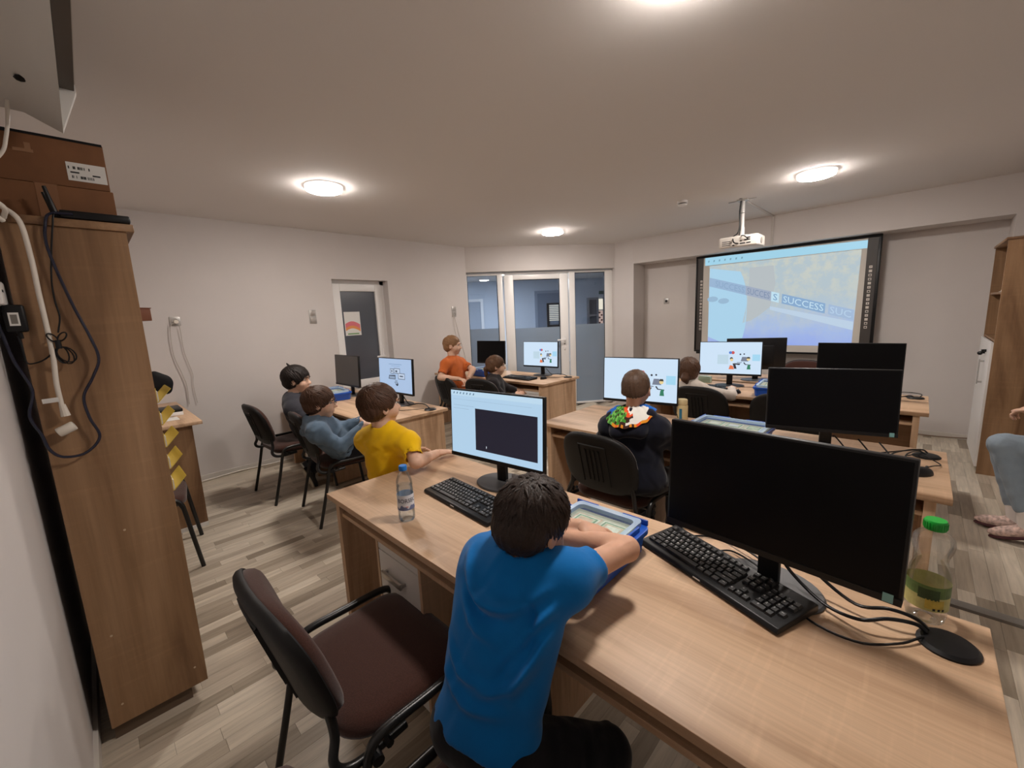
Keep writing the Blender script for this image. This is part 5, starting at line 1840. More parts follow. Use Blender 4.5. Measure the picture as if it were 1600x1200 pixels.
def face_parts(H, R, s, par, off, irises=(.10, .06, .03), brow=(.06, .035, .02)):
    P = lambda x, y, z: A3(H) + R @ (np.array([x, y, z]) * s)
    wm = plain('eye_white', srgb(188, 176, 166), .4)
    im = plain('iris_%d' % int(irises[0] * 1000), (*irises, 1), .3)
    for sx in (-1, 1):
        mb = MB()
        c = P(sx * .031, .0695, .006)
        mb.sphere(c, .0115 * s, 10, 8)
        mb.mi = 1
        f = R @ nv((sx * .12, 1, 0))
        mb.sphere(c + f * .0075 * s, .0058 * s, 8, 6)
        mb.build('eye', [wm, im], par, smooth=180, off=off)
        eb = MB()
        eb.tube([P(sx * .015, .094, .022), P(sx * .03, .0935, .0265), P(sx * .047, .083, .022)], [.0028 * s, .0036 * s, .002 * s], 6)
        eb.build('eyebrow', plain('brow_%d' % int(brow[0] * 1000), (*brow, 1), .8), par, smooth=180, off=off)

def hair_cap(H, R, s, style, h, mat, par, off, locks=300, seed=1, lock_len=.05, tuft=None, thick=1.0, nape=-.066, lift_k=.06):
    """close hair cap plus many tapering locks lying along the scalp"""
    P = lambda x, y, z: A3(H) + R @ (np.array([x, y, z]) * s)
    F = Field()
    t = .010 * thick
    F.ell(P(0, -.014, .030), np.array([.071 + t, .089 + t, .077 + t * 1.15]) * s, R, .01)
    F.ell(P(0, -.045, -.020), np.array([.063 + t, .052 + t * .7, .058]) * s, R, .03)
    # face opening, nape and ears
    fz = -.030 if style != 'high' else -.015
    F.ell(P(0, .112, fz), np.array([.066, .082, .078]) * s, R, .012, True)
    F.cut(P(0, -.02, nape), R @ nv((0, .55, -1)), .012)
    for sx in (-1, 1):
        F.ell(P(sx * .082, .006, -.030), np.array([.022, .026, .044]) * s, R, .01, True)
    rr = np.random.RandomState(seed)
    fr = rr.uniform(.7, 1.3, 6)
    def warp(X, Y, Z):
        x, y, z = X - H[0], Y - H[1], Z - H[2]
        lx = (x * R[0, 0] + y * R[1, 0] + z * R[2, 0]) / s
        ly = (x * R[0, 1] + y * R[1, 1] + z * R[2, 1]) / s
        lz = (x * R[0, 2] + y * R[1, 2] + z * R[2, 2]) / s
        az = np.arctan2(lx, -(ly + .03))
        return (.0016 * np.sin(az * 21 * fr[0] + lz * 40) + .0012 * np.sin(az * 37 * fr[1] - lz * 60 + 2) + .0010 * np.sin(az * 61 * fr[2] + ly * 50)) * s
    F.warp = warp
    V, Q = F.mesh(h)
    parts = [(V, Q, 0)]
    lv, lf = [], []
    crown = nv((.12, -.50, .86))
    rg = random.Random(seed)
    made = 0
    tries = 0
    while made < locks and tries < locks * 6:
        tries += 1
        n = nv((rg.gauss(0, 1), rg.gauss(0, 1), rg.gauss(0, 1)))
        if n[2] < -.45 or (n[1] > .25 and n[2] < .42) or (abs(n[0]) > .75 and n[2] < -.05 and n[1] > -.25):
            continue
        tang = n - crown * (n @ crown)
        if np.linalg.norm(tang) < .02:
            continue
        flow = nv((n * (n @ crown) - crown) + np.array([rg.gauss(0, .22), rg.gauss(0, .22) + (.25 if n[2] > .5 and n[1] > -.3 else 0), rg.gauss(0, .12)]))
        flow = nv(flow - n * (flow @ n))
        L = lock_len * rg.uniform(.7, 1.3)
        w = rg.uniform(.0035, .0065)
        rad = np.array([.071 + t, .089 + t, .077 + t * 1.15])
        pts = []
        for k in range(5):
            a = L * k / 4 / .085
            m = nv(n * math.cos(a) + flow * math.sin(a))
            lift = 1.0 + .012 + lift_k * (k / 4) ** 1.6 * rg.uniform(0, 1)
            pts.append(P(*(np.array([0, -.014, .030]) + m * rad * lift)))
        b = len(lv)
        for k, p in enumerate(pts):
            d = nv(pts[min(k + 1, 4)] - pts[max(k - 1, 0)])
            o = nv(p - A3(H))
            sd = np.cross(d, o)
            sd = nv(sd)
            ww = w * s * (1, 1.15, 1.0, .7, .12)[k]
            lv += [p - sd * ww, p + o * ww * .7, p + sd * ww]
        for k in range(4):
            for j in range(2):
                lf.append([b + k * 3 + j, b + k * 3 + j + 1, b + k * 3 + 4 + j, b + k * 3 + 3 + j])
        made += 1
    if lv:
        parts.append((np.array(lv), lf, 0))
    if tuft:
        F2 = Field()
        for a, b_, ra, rb in tuft:
            F2.cap(P(*a), P(*b_), ra * s, rb * s, .015)
        V2, Q2 = F2.mesh(h)
        parts.append((V2, Q2, 0))
    return mesh_obj('hair', parts, mat, par, off)

def folds(seed, amp, freq=22.0, axis=None):
    rr = np.random.RandomState(seed)
    D = [nv(rr.normal(size=3)) * freq * f for f in (.6, 1.0, 1.5, 2.2)]
    ph = rr.uniform(0, 6.28, 8)
    def w(X, Y, Z):
        a = np.sin(D[0][0] * X + D[0][1] * Y + D[0][2] * Z + ph[0])
        b = np.sin(D[1][0] * X + D[1][1] * Y + D[1][2] * Z + ph[1] + 1.6 * a)
        c = np.sin(D[2][0] * X + D[2][1] * Y + D[2][2] * Z + ph[2] + 1.8 * b)
        return amp * (.5 * b + .5 * c)
    return w

def person(label, J, L):
    """J: joints in metres; L: looks"""
    s = L.get('s', 1.0)
    h = L.get('h', .008)
    P, N, H = A3(J['P']), A3(J['N']), A3(J['H'])
    SL, SR = A3(J['SL']), A3(J['SR'])
    off = np.array([P[0], P[1], 0.0])
    root = thing('person', label, 'person', tuple(off))
    u = nv(N - P)
    r = SR - SL
    r = nv(r - u * (r @ u))
    f = np.cross(u, r)
    B = np.stack([r, f, u], 1)
    Rh = frame_of(J['hf'], J.get('hu', (0, 0, 1)))
    ws = L.get('w', 1.0)
    hips = J.get('hips')
    HLj, HRj = (P - r * .062 * s - u * .02, P + r * .062 * s - u * .02)
    legs = 'KL' in J
    arms = [('L', SL, A3(J['EL']), A3(J['WL']), -1), ('R', SR, A3(J['ER']), A3(J['WR']), 1)]
    # ---- body
    F = Field()
    def torso(F, e, k=.05):
        F.ell(lerp(P, N, .70), np.array([.122 * ws, .082, .135]) * s + e, B, k)
        F.ell(lerp(P, N, .36), np.array([.112 * ws, .080, .125]) * s + e, B, k)
        F.ell(P, np.array([.118 * ws, .088, .090]) * s + e, B, k)
        F.cap(SL, SR, .042 * s + e, .042 * s + e, k)
        for S_ in (SL, SR):
            F.cap(lerp(N, S_, .15), S_, .040 * s + e, .040 * s + e, k)
    torso(F, -.006)
    head(F, H, Rh, s)
    F.cap(N - u * .02, H + Rh @ np.array([0, -.022, -.045]) * s, .046 * s, .044 * s, .02)
    for nm, S_, E_, W_, sd in arms:
        F.cap(S_, E_, .038 * s, .032 * s, .02)
        F.cap(E_, W_, .033 * s, .023 * s, .012)
        F.cap(lerp(E_, W_, .2), lerp(E_, W_, .45), .034 * s, .030 * s, .015)
    if legs:
        for hj, K, A_, in ((HLj, J['KL'], J['AL']), (HRj, J['KR'], J['AR'])):
            F.cap(hj, K, .066 * s, .046 * s, .03)
            F.cap(K, A_, .046 * s, .032 * s, .015)
    bV, bQ = F.mesh(h)
    parts = [(bV, bQ, 0)]
    for nm, S_, E_, W_, sd in arms:
        hd_ = J.get('h' + nm)
        if hd_ is None:
            continue
        G = Field()
        hand(G, W_, hd_[0], hd_[1], sd, .80 * s * L.get('hand', 1.0), *(hd_[2:] if len(hd_) > 2 else ()))
        V, Q = G.mesh(L.get('hh', .0035))
        parts.append((V, Q, 0))
    body = mesh_obj('body', parts, L['skin'], root, off)
    # ---- shirt
    F = Field()
    e = L.get('ease', .012)
    torso(F, e)
    long_ = L.get('sleeve') == 'long'
    for nm, S_, E_, W_, sd in arms:
        d = nv(E_ - S_)
        if long_:
            F.cap(S_, E_, .050 * s, .044 * s, .03)
            F.cap(E_, lerp(E_, W_, .93), .045 * s, .033 * s, .012)
            dw = nv(W_ - E_)
            F.cap(lerp(E_, W_, .86), W_ + dw * .05, .029 * s, .029 * s, .003, True)
        else:
            t = L.get('sl', .62)
            q = lerp(S_, E_, t)
            F.cap(S_, q, L.get('sr', .052) * s, (L.get('sr', .052) + .004) * s, .03)
            # clean sleeve hem: slice off the round end and hollow the opening
            F.ell(q + d * .055 * s, np.array([.085, .085, .055]) * s, frame_of(np.cross(d, (0.3, .2, 1)), d), .004, True)
            F.cap(lerp(S_, E_, t - .10), lerp(S_, E_, t + .25), .041 * s, .041 * s, .003, True)
    nk = nv(H + Rh @ np.array([0, -.02, -.04]) * s - N)
    F.cap(N + nk * .006 * s, N + nk * .2, .050 * s, .060 * s, .006, True)
    hem = P - u * L.get('hem', .03) * s
    F.cut(hem, -u, .006)
    if L.get('hollow', True):
        F.ell(hem - u * .015, np.array([.098 * ws * s, .070 * s, .026]), B, .004, True)
    F.warp = folds(L.get('seed', 1), L.get('fold', .0026), L.get('ffreq', 62))
    if L.get('bfolds'):
        base = F.warp
        def creases(X, Y, Z, base=base):
            # cloth ridges and furrows across the back, given in body coordinates (across, up)
            D = base(X, Y, Z)
            bx = (X - N[0]) * B[0, 0] + (Y - N[1]) * B[1, 0] + (Z - N[2]) * B[2, 0]
            by = (X - N[0]) * B[0, 1] + (Y - N[1]) * B[1, 1] + (Z - N[2]) * B[2, 1]
            bz = (X - N[0]) * B[0, 2] + (Y - N[1]) * B[1, 2] + (Z - N[2]) * B[2, 2]
            back = np.clip(-by / .03, 0, 1)
            for pts, wd, am in L['bfolds']:
                pts = smooth_path([(p_[0], p_[1], 0) for p_ in pts], 3)
                best = np.full(D.shape, 9.0, np.float32)
                par = np.zeros(D.shape, np.float32)
                n_ = len(pts) - 1
                for i_ in range(n_):
                    a_, b_ = pts[i_], pts[i_ + 1]
                    dx_, dz_ = b_.x - a_.x, b_.y - a_.y
                    t_ = np.clip(((bx - a_.x) * dx_ + (bz - a_.y) * dz_) / (dx_ * dx_ + dz_ * dz_ + 1e-9), 0, 1)
                    d_ = np.sqrt((bx - a_.x - t_ * dx_) ** 2 + (bz - a_.y - t_ * dz_) ** 2)
                    m_ = d_ < best
                    best = np.where(m_, d_, best)
                    par = np.where(m_, (i_ + t_) / n_, par)
                D = D - am * np.exp(-(best / wd) ** 2) * np.sin(np.pi * np.clip(par * .9 + .05, 0, 1)) ** .7 * back
            return D
        F.warp = creases
    V, Q = F.mesh(L.get('sh', h))
    shirt = mesh_obj(L.get('top', 'shirt'), [(V, Q, 0)], L['shirt'], root, off)
    # collar ring
    if L.get('collar', True):
        cr = MB()
        c0 = N + nk * .012 * s
        x1 = nv(np.cross(nk, f))
        y1 = np.cross(nk, x1)
        cr.tube([c0 + (x1 * math.cos(a) + y1 * math.sin(a)) * .053 * s for a in [2 * math.pi * k / 24 for k in range(24)]], .0055 * s, 6, closed=True)
        cr.build('collar', L.get('collar_mat', L['shirt']), shirt, smooth=180, off=off)
    # ---- trousers and shoes
    if legs:
        F = Field()
        F.ell(P, np.array([.122 * ws, .094, .092]) * s + .004, B, .04)
        for hj, K, A_ in ((HLj, A3(J['KL']), A3(J['AL'])), (HRj, A3(J['KR']), A3(J['AR']))):
            F.cap(hj, K, .078 * s, .058 * s, .03)
            F.cap(K, lerp(K, A_, L.get('cuff', .97)), .058 * s, .047 * s, .014)
            dk = nv(A_ - K)
            F.cap(lerp(K, A_, L.get('cuff', .97) - .10), A_ + dk * .06, .034 * s, .034 * s, .003, True)
        F.warp = folds(L.get('seed', 1) + 9, .0022, 70)
        V, Q = F.mesh(h)
        mesh_obj('trousers', [(V, Q, 0)], L['trousers'], root, off)
        for nm, sd in (('L', -1), ('R', 1)):
            A_ = A3(J['A' + nm])
            td = J.get('t' + nm, (f[0], f[1], 0))
            d = nv(td)
            up = A3(J.get('u' + nm, (0, 0, 1)))
            up = nv(up - d * (up @ d))
            Rf = np.stack([np.cross(d, up), d, up], 1)
            Q_ = lambda x, y, z: A_ + Rf @ (np.array([x, y, z]) * s)
            F = Field()
            F.ell(Q_(0, .055, -.035), np.array([.038, .105, .030]) * s, Rf, .01)
            F.ell(Q_(0, .0, -.012), np.array([.040, .048, .042]) * s, Rf, .03)
            F.ell(Q_(0, .0, .05), np.array([.034, .034, .04]) * s, Rf, .006, True)
            F.cut(Q_(0, 0, -.052), -up, .003)
            V, Q = F.mesh(.006)
            so = mesh_obj('shoe', [(V, Q, 0)], L['shoe'], root, off)
            F = Field()
            F.ell(Q_(0, .05, -.056), np.array([.041, .112, .016]) * s, Rf, .01)
            F.cut(Q_(0, 0, -.066), -up, .003)
            F.cut(Q_(0, 0, -.046), up, .003)
            V, Q = F.mesh(.006)
            mesh_obj('sole', [(V, Q, 0)], L.get('sole', plain('pale_sole', srgb(205, 196, 180), .7)), so, off)
    # ---- head details
    face_parts(H, Rh, s, root, off, L.get('iris', (.10, .06, .03)), L.get('brow', (.06, .035, .02)))
    hair_cap(H, Rh, s, L.get('hairstyle', 'boy'), min(h, .006), L['hair'], root, off, L.get('locks', 200), L.get('seed', 1), L.get('lock_len', .05), L.get('tuft'), L.get('thick', 1.0), L.get('nape', -.066), L.get('lift', .07))
    return root, body, shirt, B, Rh

SKIN = skin_mat('skin_warm', srgb(206, 160, 134))
SKIN2 = skin_mat('skin_light', srgb(214, 174, 150))
DKHAIR = hair_mat('dark_brown_hair', srgb(42, 30, 24))
BRHAIR = hair_mat('brown_hair', srgb(74, 50, 36))
LTHAIR = hair_mat('short_light_brown_hair', srgb(80, 60, 47))
FAIRHAIR = hair_mat('fair_brown_hair', srgb(140, 104, 72))
DARKTR = cloth('dark_trousers', srgb(22, 22, 26))
BLACKS = plain('black_shoe', srgb(26, 26, 28), .6)
up = (0, 0, 1)

# boy in blue, seated at the near desk with folded arms on the tub
_fd = A3((-.35, .93, 0))
person('boy in a bright blue T-shirt seen from behind, arms folded on the tub', dict(
    P=(-.645, .52, .57), N=(-.645, .640, .937), H=(-0.632,0.687,1.016), hf=(-.02, .88, -.46), hu=(0, .35, 1),
    SL=(-.745, .635, .895), SR=(-.545, .705, .90),
    EL=(-.83, .82, .885), WL=(-.66, .915, .905), hL=((.95, .25, -.02), (0, 0, 1), .35, .22),
    ER=(-.512, .925, .888), WR=(-.69, .86, .885), hR=((-.95, .1, -.1), (0, 0, 1), .5),
    KL=(-.76, .80, .45), KR=(-.475, .76, .43), AL=(-.74, .80, .09), AR=(-.47, .80, .09), tL=(-.1, 1, 0), tR=(.1, 1, 0)),
    dict(s=.96, h=.0055, hh=.003, sh=.0048, w=1.06, skin=SKIN, hair=DKHAIR, locks=900, lock_len=.055, seed=11, thick=1.0, nape=-.098, lift=.13,
         shirt=cloth('blue_jersey', srgb(0, 106, 178), .8, .25), sl=.36, sr=.046, ease=.016, hollow=False, fold=.0024, ffreq=48, hem=-.0,
         bfolds=(([(-.115, .0), (-.08, -.05), (-.02, -.075), (.05, -.065), (.10, -.02)], .014, .0197),
                 ([(-.105, -.03), (-.07, -.08), (-.02, -.105), (.04, -.10)], .011, -.0123),
                 ([(-.09, -.07), (-.04, -.125), (.02, -.145)], .012, .0123),
                 ([(.125, -.05), (.09, -.11), (.06, -.19)], .011, .0173),
                 ([(.11, -.08), (.075, -.15), (.04, -.21)], .010, -.0148),
                 ([(.13, -.10), (.10, -.17), (.07, -.25)], .011, .0148),
                 ([(.12, -.15), (.07, -.22), (.0, -.26)], .012, .0123),
                 ([(-.11, -.19), (-.05, -.235), (.03, -.24)], .012, .0123),
                 ([(-.11, -.26), (-.03, -.29), (.06, -.285)], .013, .0123),
                 ([(.06, -.03), (.085, -.08), (.09, -.14)], .009, -.0123)),
         collar_mat=cloth('blue_collar', srgb(0, 88, 164), .8, .1), trousers=DARKTR, shoe=BLACKS,
         tuft=(((-.055, -.03, .085), (-.085, -.02, .100), .018, .006), ((-.06, .0, .08), (-.092, .02, .092), .016, .005), ((-.045, .02, .09), (-.07, .05, .10), .014, .005))))

# boy in yellow at the left end of the near desk
person('boy in a yellow T-shirt at the left end of near desk', dict(
    P=(-2.05, 1.06, .575), N=(-2.011,1.046,0.948), H=(-2.017,1.04,1.074), hf=(.10, .99, .02),
    SL=(-2.147,1.008,0.869), SR=(-1.871,1.098,0.883),
    EL=(-2.24, 1.12, .74), WL=(-2.18, 1.31, .72), hL=((.25, .97, -.1), (-.6, 0, .8), .4),
    ER=(-1.756,1.068,0.812), WR=(-1.845, 1.255, .787), hR=((.12, 1, -.02), (0, 0, 1), .25),
    KL=(-2.12, 1.09, .33), KR=(-1.98, 1.10, .33), AL=(-2.13, 1.03, .085), AR=(-1.97, 1.06, .085)),
    dict(s=1.0, w=.88, h=.007, skin=SKIN2, hair=BRHAIR, locks=520, lock_len=.055, seed=5, thick=1.35, shirt=cloth('yellow_jersey', srgb(238, 190, 18), .85, .3), sl=.72, sr=.045, ease=.014,
         trousers=DARKTR, shoe=BLACKS, hem=.04, bfolds=(([(.10, -.10), (.06, -.18), (.0, -.24)], .012, .007), ([(.11, -.15), (.07, -.22), (.01, -.29)], .011, -.005), ([(.09, -.20), (.04, -.27), (-.04, -.31)], .012, .006))))

# boy in grey-blue hoodie with glasses
_r, _b, _s, _B, _R = person('boy with glasses in a grey blue hoodie leaning towards the desk', dict(
    P=(-3.20, 1.30, .575), N=(-3.188,1.1,0.786), H=(-3.166,1.155,0.934), hf=(.50, .85, -.04),
    SL=(-3.285,1.194,0.75), SR=(-3.036,1.07,0.749),
    EL=(-3.178,1.306,0.711), WL=(-3.101,1.42,0.755), hL=((.55, .83, -.1), (0, 0, 1), .4),
    ER=(-2.949,1.187,0.63), WR=(-2.932,1.374,0.76), hR=((.45, .85, .05), (0, 0, 1), .4),
    KL=(-3.24, 1.62, .52), KR=(-3.08, 1.62, .52), AL=(-3.24, 1.60, .10), AR=(-3.06, 1.56, .10)),
    dict(s=1.08, h=.009, skin=SKIN2, hair=BRHAIR, locks=320, lock_len=.06, seed=8, thick=1.5, sleeve='long', top='hoodie', shirt=cloth('grey_blue_fleece', srgb(92, 112, 132), .95, .35), ease=.026,
         fold=.0045, trousers=DARKTR, shoe=BLACKS, hem=.06))
def glasses(root, H, R, s):
    off = root.location
    P = lambda x, y, z: A3(H) + R @ (np.array([x, y, z]) * s)
    g = MB()
    for sx in (-1, 1):
        g.tube([P(sx * .032 + .019 * math.cos(a), .101 - .25 * abs(.0) , .004 + .015 * math.sin(a)) for a in [2 * math.pi * k / 16 for k in range(16)]], .0014 * s, 5, closed=True)
        g.tube([P(sx * .051, .10, .008), P(sx * .074, .05, .010), P(sx * .079, -.005, .006)], .0016 * s, 5)
    g.tube([P(-.013, .102, .006), P(.013, .102, .006)], .0014 * s, 5)
    g.build('glasses', plain('glasses_metal', srgb(60, 60, 66), .3, metal=.6), root, smooth=180, off=off)
glasses(_r, A3((-3.166,1.155,0.934)), _R, 1.08)
_hd = Field()
for a, b_ in (((-.06, -.05, -.01), (0, -.085, -.02)), ((0, -.085, -.02), (.06, -.05, -.01)), ((.06, -.05, -.01), (.07, .01, -.02)), ((-.06, -.05, -.01), (-.07, .01, -.02))):
    c = A3((-3.188,1.1,0.786))
    _hd.cap(c + _B @ np.array([a[0], a[1], a[2] + .02]), c + _B @ np.array([b_[0], b_[1], b_[2] + .02]), .030, .030, .03)
V, Q = _hd.mesh(.008)
mesh_obj('hood', [(V, Q, 0)], MATS['grey_blue_fleece'], _r, A3(_r.location))

# dark haired boy in charcoal top, farther left
person('dark haired boy in a charcoal top reaching along the desk by the wall', dict(
    P=(-4.08, 1.33, .575), N=(-4.082,1.257,0.858), H=(-4.07,1.306,1.019), hf=(.62, .78, -.05),
    SL=(-4.207,1.349,0.804), SR=(-3.967,1.21,0.773),
    EL=(-4.136,1.509,0.758), WL=(-4.067,1.615,0.734), hL=((.72, .68, -.05), (0, 0, 1), .6),
    ER=(-3.9,1.295,0.67), WR=(-3.926,1.495,0.723), hR=((.6, .8, 0), (0, 0, 1), .5),
    KL=(-4.14, 1.62, .50), KR=(-3.96, 1.60, .48), AL=(-4.18, 1.36, .16), AR=(-4.02, 1.32, .16), tL=(0, .35, -1), tR=(.1, .35, -1), uL=(0, 1, .3), uR=(0, 1, .3)),
    dict(s=1.12, h=.010, skin=SKIN2, hair=hair_mat('black_brown_hair', srgb(34, 27, 24)), locks=260, lock_len=.06, seed=21, thick=1.6, sleeve='long', shirt=cloth('charcoal_top', srgb(58, 58, 64), .95, .3), ease=.016,
         trousers=DARKTR, shoe=BLACKS, tuft=(((-.02, -.05, .105), (-.03, -.085, .135), .014, .004), ((0, -.045, .11), (.0, -.07, .14), .012, .004))))

# boy in orange standing by the glass partition desk
person('boy in an orange T-shirt sitting tall on a black chair by the glass partition', dict(
    P=(-3.95, 3.10, .60), N=(-3.997,3.036,1.04), H=(-3.997,3.058,1.199), hf=(.80, .58, -.05),
    SL=(-4.001,3.161,0.979), SR=(-3.96,2.919,0.993),
    EL=(-3.836,3.22,0.903), WL=(-3.789,3.103,0.805), hL=((-.4, -.1, -.75), (.5, .5, .3), .5),
    ER=(-3.93,2.802,0.851), WR=(-3.76,2.937,0.83), hR=((.9, .2, -.15), (0, 0, 1), .5),
    KL=(-4.02, 3.40, .54), KR=(-3.86, 3.38, .54), AL=(-4.03, 3.40, .09), AR=(-3.86, 3.38, .09)),
    dict(s=1.04, h=.009, skin=SKIN2, hair=FAIRHAIR, locks=160, lock_len=.03, seed=31, thick=.8, shirt=cloth('orange_jersey', srgb(196, 102, 50), .9, .3), sl=.68, sr=.046, ease=.015,
         trousers=DARKTR, shoe=BLACKS, hem=.08, brow=(.16, .10, .06)))

# girl with a braid
_r, _b, _s, _B, _R = person('girl with a brown braid seated at the desk by the glass partition', dict(
    P=(-3.42, 3.22, .575), N=(-3.417,3.162,0.831), H=(-3.408,3.202,0.966), hf=(.62, .78, -.05),
    SL=(-3.484,3.282,0.772), SR=(-3.316,3.054,0.789),
    EL=(-3.37,3.322,0.701), WL=(-3.324,3.443,0.656), hL=((.6, .8, -.1), (0, 0, 1), .4),
    ER=(-3.205,3.113,0.633), WR=(-3.162,3.23,0.647), hR=((.45, .75, .3), (.3, -.3, .8), .4),
    KL=(-3.46, 3.52, .53), KR=(-3.30, 3.50, .54), AL=(-3.46, 3.52, .09), AR=(-3.30, 3.50, .09)),
    dict(s=1.02, h=.009, skin=SKIN2, hair=hair_mat('girl_brown_hair', srgb(98, 70, 50)), locks=200, lock_len=.06, seed=41, thick=1.1, sleeve='long', shirt=cloth('dark_top', srgb(40, 36, 38), .9, .3),
         trousers=DARKTR, shoe=BLACKS, tuft=(((0, -.085, .0), (0, -.115, -.03), .026, .022), ((0, -.115, -.03), (-.01, -.11, -.09), .022, .020), ((-.01, -.11, -.09), (-.01, -.10, -.15), .020, .010))))

# boy in navy hoodie with the bright printed hood lining
_r, _b, _s, _B, _R = person('boy in a navy hoodie with a bright printed hood lining, seen from behind', dict(
    P=(-1.06, 2.06, .585), N=(-1.11,2.064,0.943), H=(-1.102,2.09,1.084), hf=(-.30, .95, -.08),
    SL=(-1.214,2.014,0.864), SR=(-0.965,2.065,0.878),
    EL=(-1.36, 2.16, .745), WL=(-1.30, 2.33, .785), hL=((.3, .95, 0), (0, 0, 1), .4),
    ER=(-.90, 2.22, .74), WR=(-1.087,2.388,0.8), hR=((-.45, .9, .1), (.2, 0, 1), .5),
    KL=(-1.16, 2.36, .53), KR=(-.98, 2.36, .53), AL=(-1.16, 2.34, .09), AR=(-.98, 2.34, .09)),
    dict(s=1.0, h=.008, skin=SKIN, hair=LTHAIR, locks=0, seed=51, thick=.35, nape=-.004, hairstyle='high', sleeve='long', top='hoodie', shirt=cloth('navy_fleece', srgb(22, 24, 36), .95, .3), ease=.022, fold=.0035,
         trousers=DARKTR, shoe=BLACKS, hem=.06, w=1.05, brow=(.12, .08, .05)))
_c = A3((-1.11,2.064,0.943))
HP = lambda x, y, z: _c + _B @ np.array([x, y, z])
_hd = Field()
for a, b_ in (((-.105, -.035, -.005), (-.065, -.105, -.075)), ((-.065, -.105, -.075), (.065, -.105, -.075)), ((.065, -.105, -.075), (.105, -.035, -.005)), ((.105, -.035, -.005), (.085, .04, .01)), ((-.105, -.035, -.005), (-.085, .04, .01))):
    _hd.cap(HP(*a), HP(*b_), .030, .034, .03)
V, Q = _hd.mesh(.007)
hood = mesh_obj('hood', [(V, Q, 0)], MATS['navy_fleece'], _r, A3(_r.location))
# the printed lining is a cupped crescent between the neck and the hood rim
lin_cols = [('lining_white', 226, 224, 218), ('lining_green', 64, 140, 48), ('lining_blue', 30, 100, 190), ('lining_red', 226, 82, 40), ('lining_orange', 216, 140, 40), ('lining_dark', 60, 36, 30), ('lining_leaf', 120, 186, 90)]
lin = MB()
nt_, nr_ = 44, 10
rl_ = random.Random(4)
G_ = []
for i in range(nt_ + 1):
    th = math.radians(-112 + 224 * i / nt_)
    for j in range(nr_ + 1):
        t_ = j / nr_
        x = (.050 + .088 * t_) * math.sin(th)
        y = -.022 - (.022 + .104 * t_) * math.cos(th)
        z = .056 - .102 * t_ * (.35 + .65 * max(0, math.cos(th))) + .012 * math.sin(t_ * 3.14) + .004 * math.sin(th * 14 + t_ * 5)
        G_.append(tuple(HP(x, y, z)))
lf_ = []
for i in range(nt_):
    for j in range(nr_):
        a_ = i * (nr_ + 1) + j
        deg = -112 + 224 * i / nt_
        t_ = j / nr_
        wob = 10 * math.sin(t_ * 7 + 1) + rl_.uniform(-4, 4)
        d_ = deg + wob
        if d_ < -72: m_i = 2
        elif d_ < -12:
            m_i = 1 if rl_.random() < .6 else (6 if rl_.random() < .6 else 5)
        elif d_ < 6: m_i = 3 if t_ < .55 else 5
        elif d_ < 72: m_i = 0
        else: m_i = 2
        if t_ > .82 and -40 < deg < 75:
            m_i = rl_.choice((4, 5, 3, 4))
        lf_.append(((a_, a_ + 1, a_ + nr_ + 2, a_ + nr_ + 1), m_i))
b0 = len(lin.v)
lin.v += G_
for f_, m_i in lf_:
    lin.f.append(list(f_))
    lin.m.append(m_i)
lin.build('hood_lining', [cloth(n_, srgb(r_, g_, b_), .9, .4) for n_, r_, g_, b_ in lin_cols], hood, smooth=180, off=_r.location)

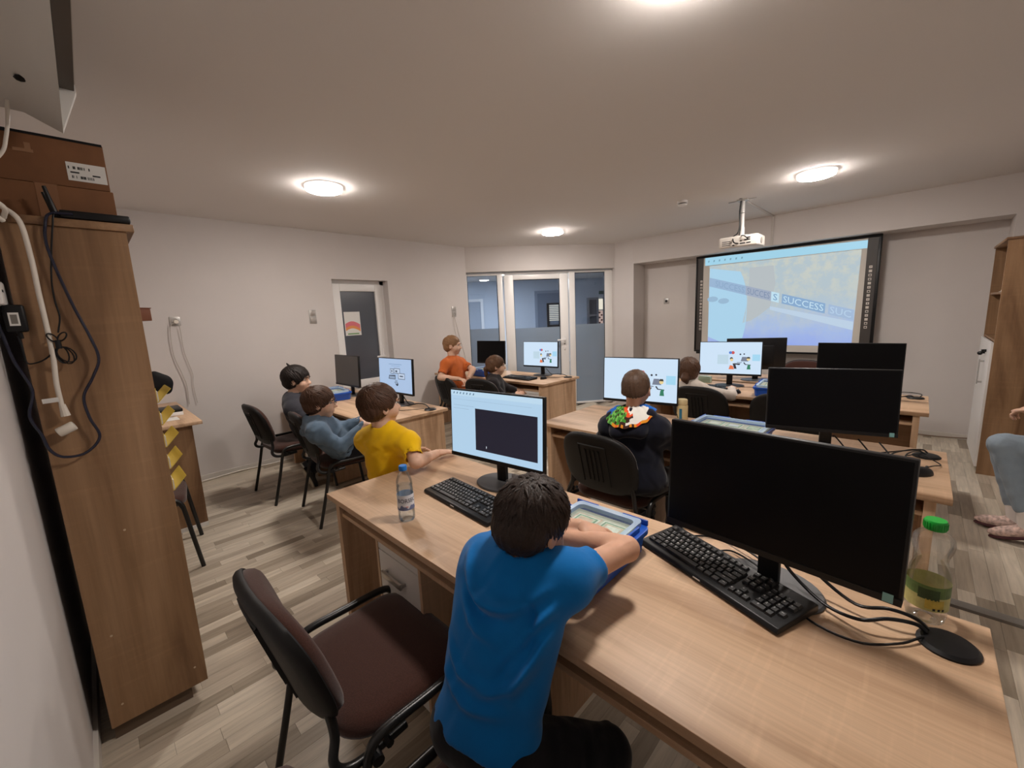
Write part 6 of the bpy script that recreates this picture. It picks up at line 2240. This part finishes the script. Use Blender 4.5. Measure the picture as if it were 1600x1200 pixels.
# girl facing the whiteboard
_r, _b, _s, _B, _R = person('girl with hair tied back seen from behind, facing the whiteboard', dict(
    P=(-1.36, 3.80, .575), N=(-1.432,3.673,0.837), H=(-1.446,3.716,0.962), hf=(-.10, .99, .02),
    SL=(-1.525,3.681,0.775), SR=(-1.326,3.658,0.809),
    EL=(-1.60, 3.92, .745), WL=(-1.54, 4.05, .785), hL=((.3, .95, 0), (0, 0, 1), .3),
    ER=(-1.14, 3.88, .745), WR=(-1.18, 4.02, .785), hR=((-.2, .95, 0), (0, 0, 1), .3),
    KL=(-1.45, 4.10, .53), KR=(-1.28, 4.10, .53), AL=(-1.45, 4.08, .09), AR=(-1.28, 4.08, .09)),
    dict(s=1.02, h=.009, skin=SKIN2, hair=hair_mat('tied_brown_hair', srgb(92, 66, 50)), locks=240, lock_len=.06, seed=61, thick=1.6, sleeve='long', shirt=cloth('pale_top', srgb(206, 196, 186), .9, .3),
         trousers=DARKTR, shoe=BLACKS, tuft=(((0, -.09, -.01), (.0, -.115, -.045), .036, .034), ((0, -.115, -.045), (.012, -.105, -.085), .032, .014))))

# adult in jeans at the right edge, only the legs and one hand reach into the picture
SLIP = plain('slipper_print', srgb(196, 170, 160), .9, noise=.45, nscale=55, bump=.3, bscale=120)
_r, _b, _s, _B, _R = person('person in light blue jeans and patterned slippers seated at the right edge', dict(
    P=(.90, 3.95, .57), N=(.90, 3.93, 1.06), H=(.88, 3.93, 1.25), hf=(-1, .1, -.1),
    SL=(.89, 3.76, 1.03), SR=(.89, 4.10, 1.03),
    EL=(.82, 3.70, .78), WL=(0.605,4.643,0.694), hL=((-.75, .55, -.3), (-.2, 0, 1), .9),
    ER=(.78, 4.16, .80), WR=(.66, 3.98, .80), hR=((-.6, -.7, -.1), (0, 0, 1), .8),
    KL=(.435, 3.87, .595), KR=(.44, 4.02, .56), AL=(.575, 3.82, .135), AR=(.55, 3.99, .10), tL=(-1, .05, -.35), tR=(-1, 0, -.05), uL=(-.3, 0, 1)),
    dict(s=1.22, h=.009, skin=SKIN2, hair=BRHAIR, locks=150, seed=71, sleeve='long', shirt=cloth('grey_pullover', srgb(150, 150, 155), .95, .3),
         trousers=cloth('light_denim', srgb(138, 152, 164), .9, .5), shoe=SLIP, sole=plain('maroon_sole', srgb(74, 34, 40), .7), hem=.08, cuff=.78))
for nm, A_ in (('sock', (.575, 3.82, .135)), ('sock', (.55, 3.99, .10))):
    G = Field()
    G.cap(A3(A_) + A3((.0, 0, -.035)), A3(A_) + A3((-.03, 0, .11)), .052, .046, .01)
    V, Q = G.mesh(.007)
    mesh_obj('sock', [(V, Q, 0)], plain('white_sock', srgb(226, 218, 212), .9), _r, A3(_r.location))
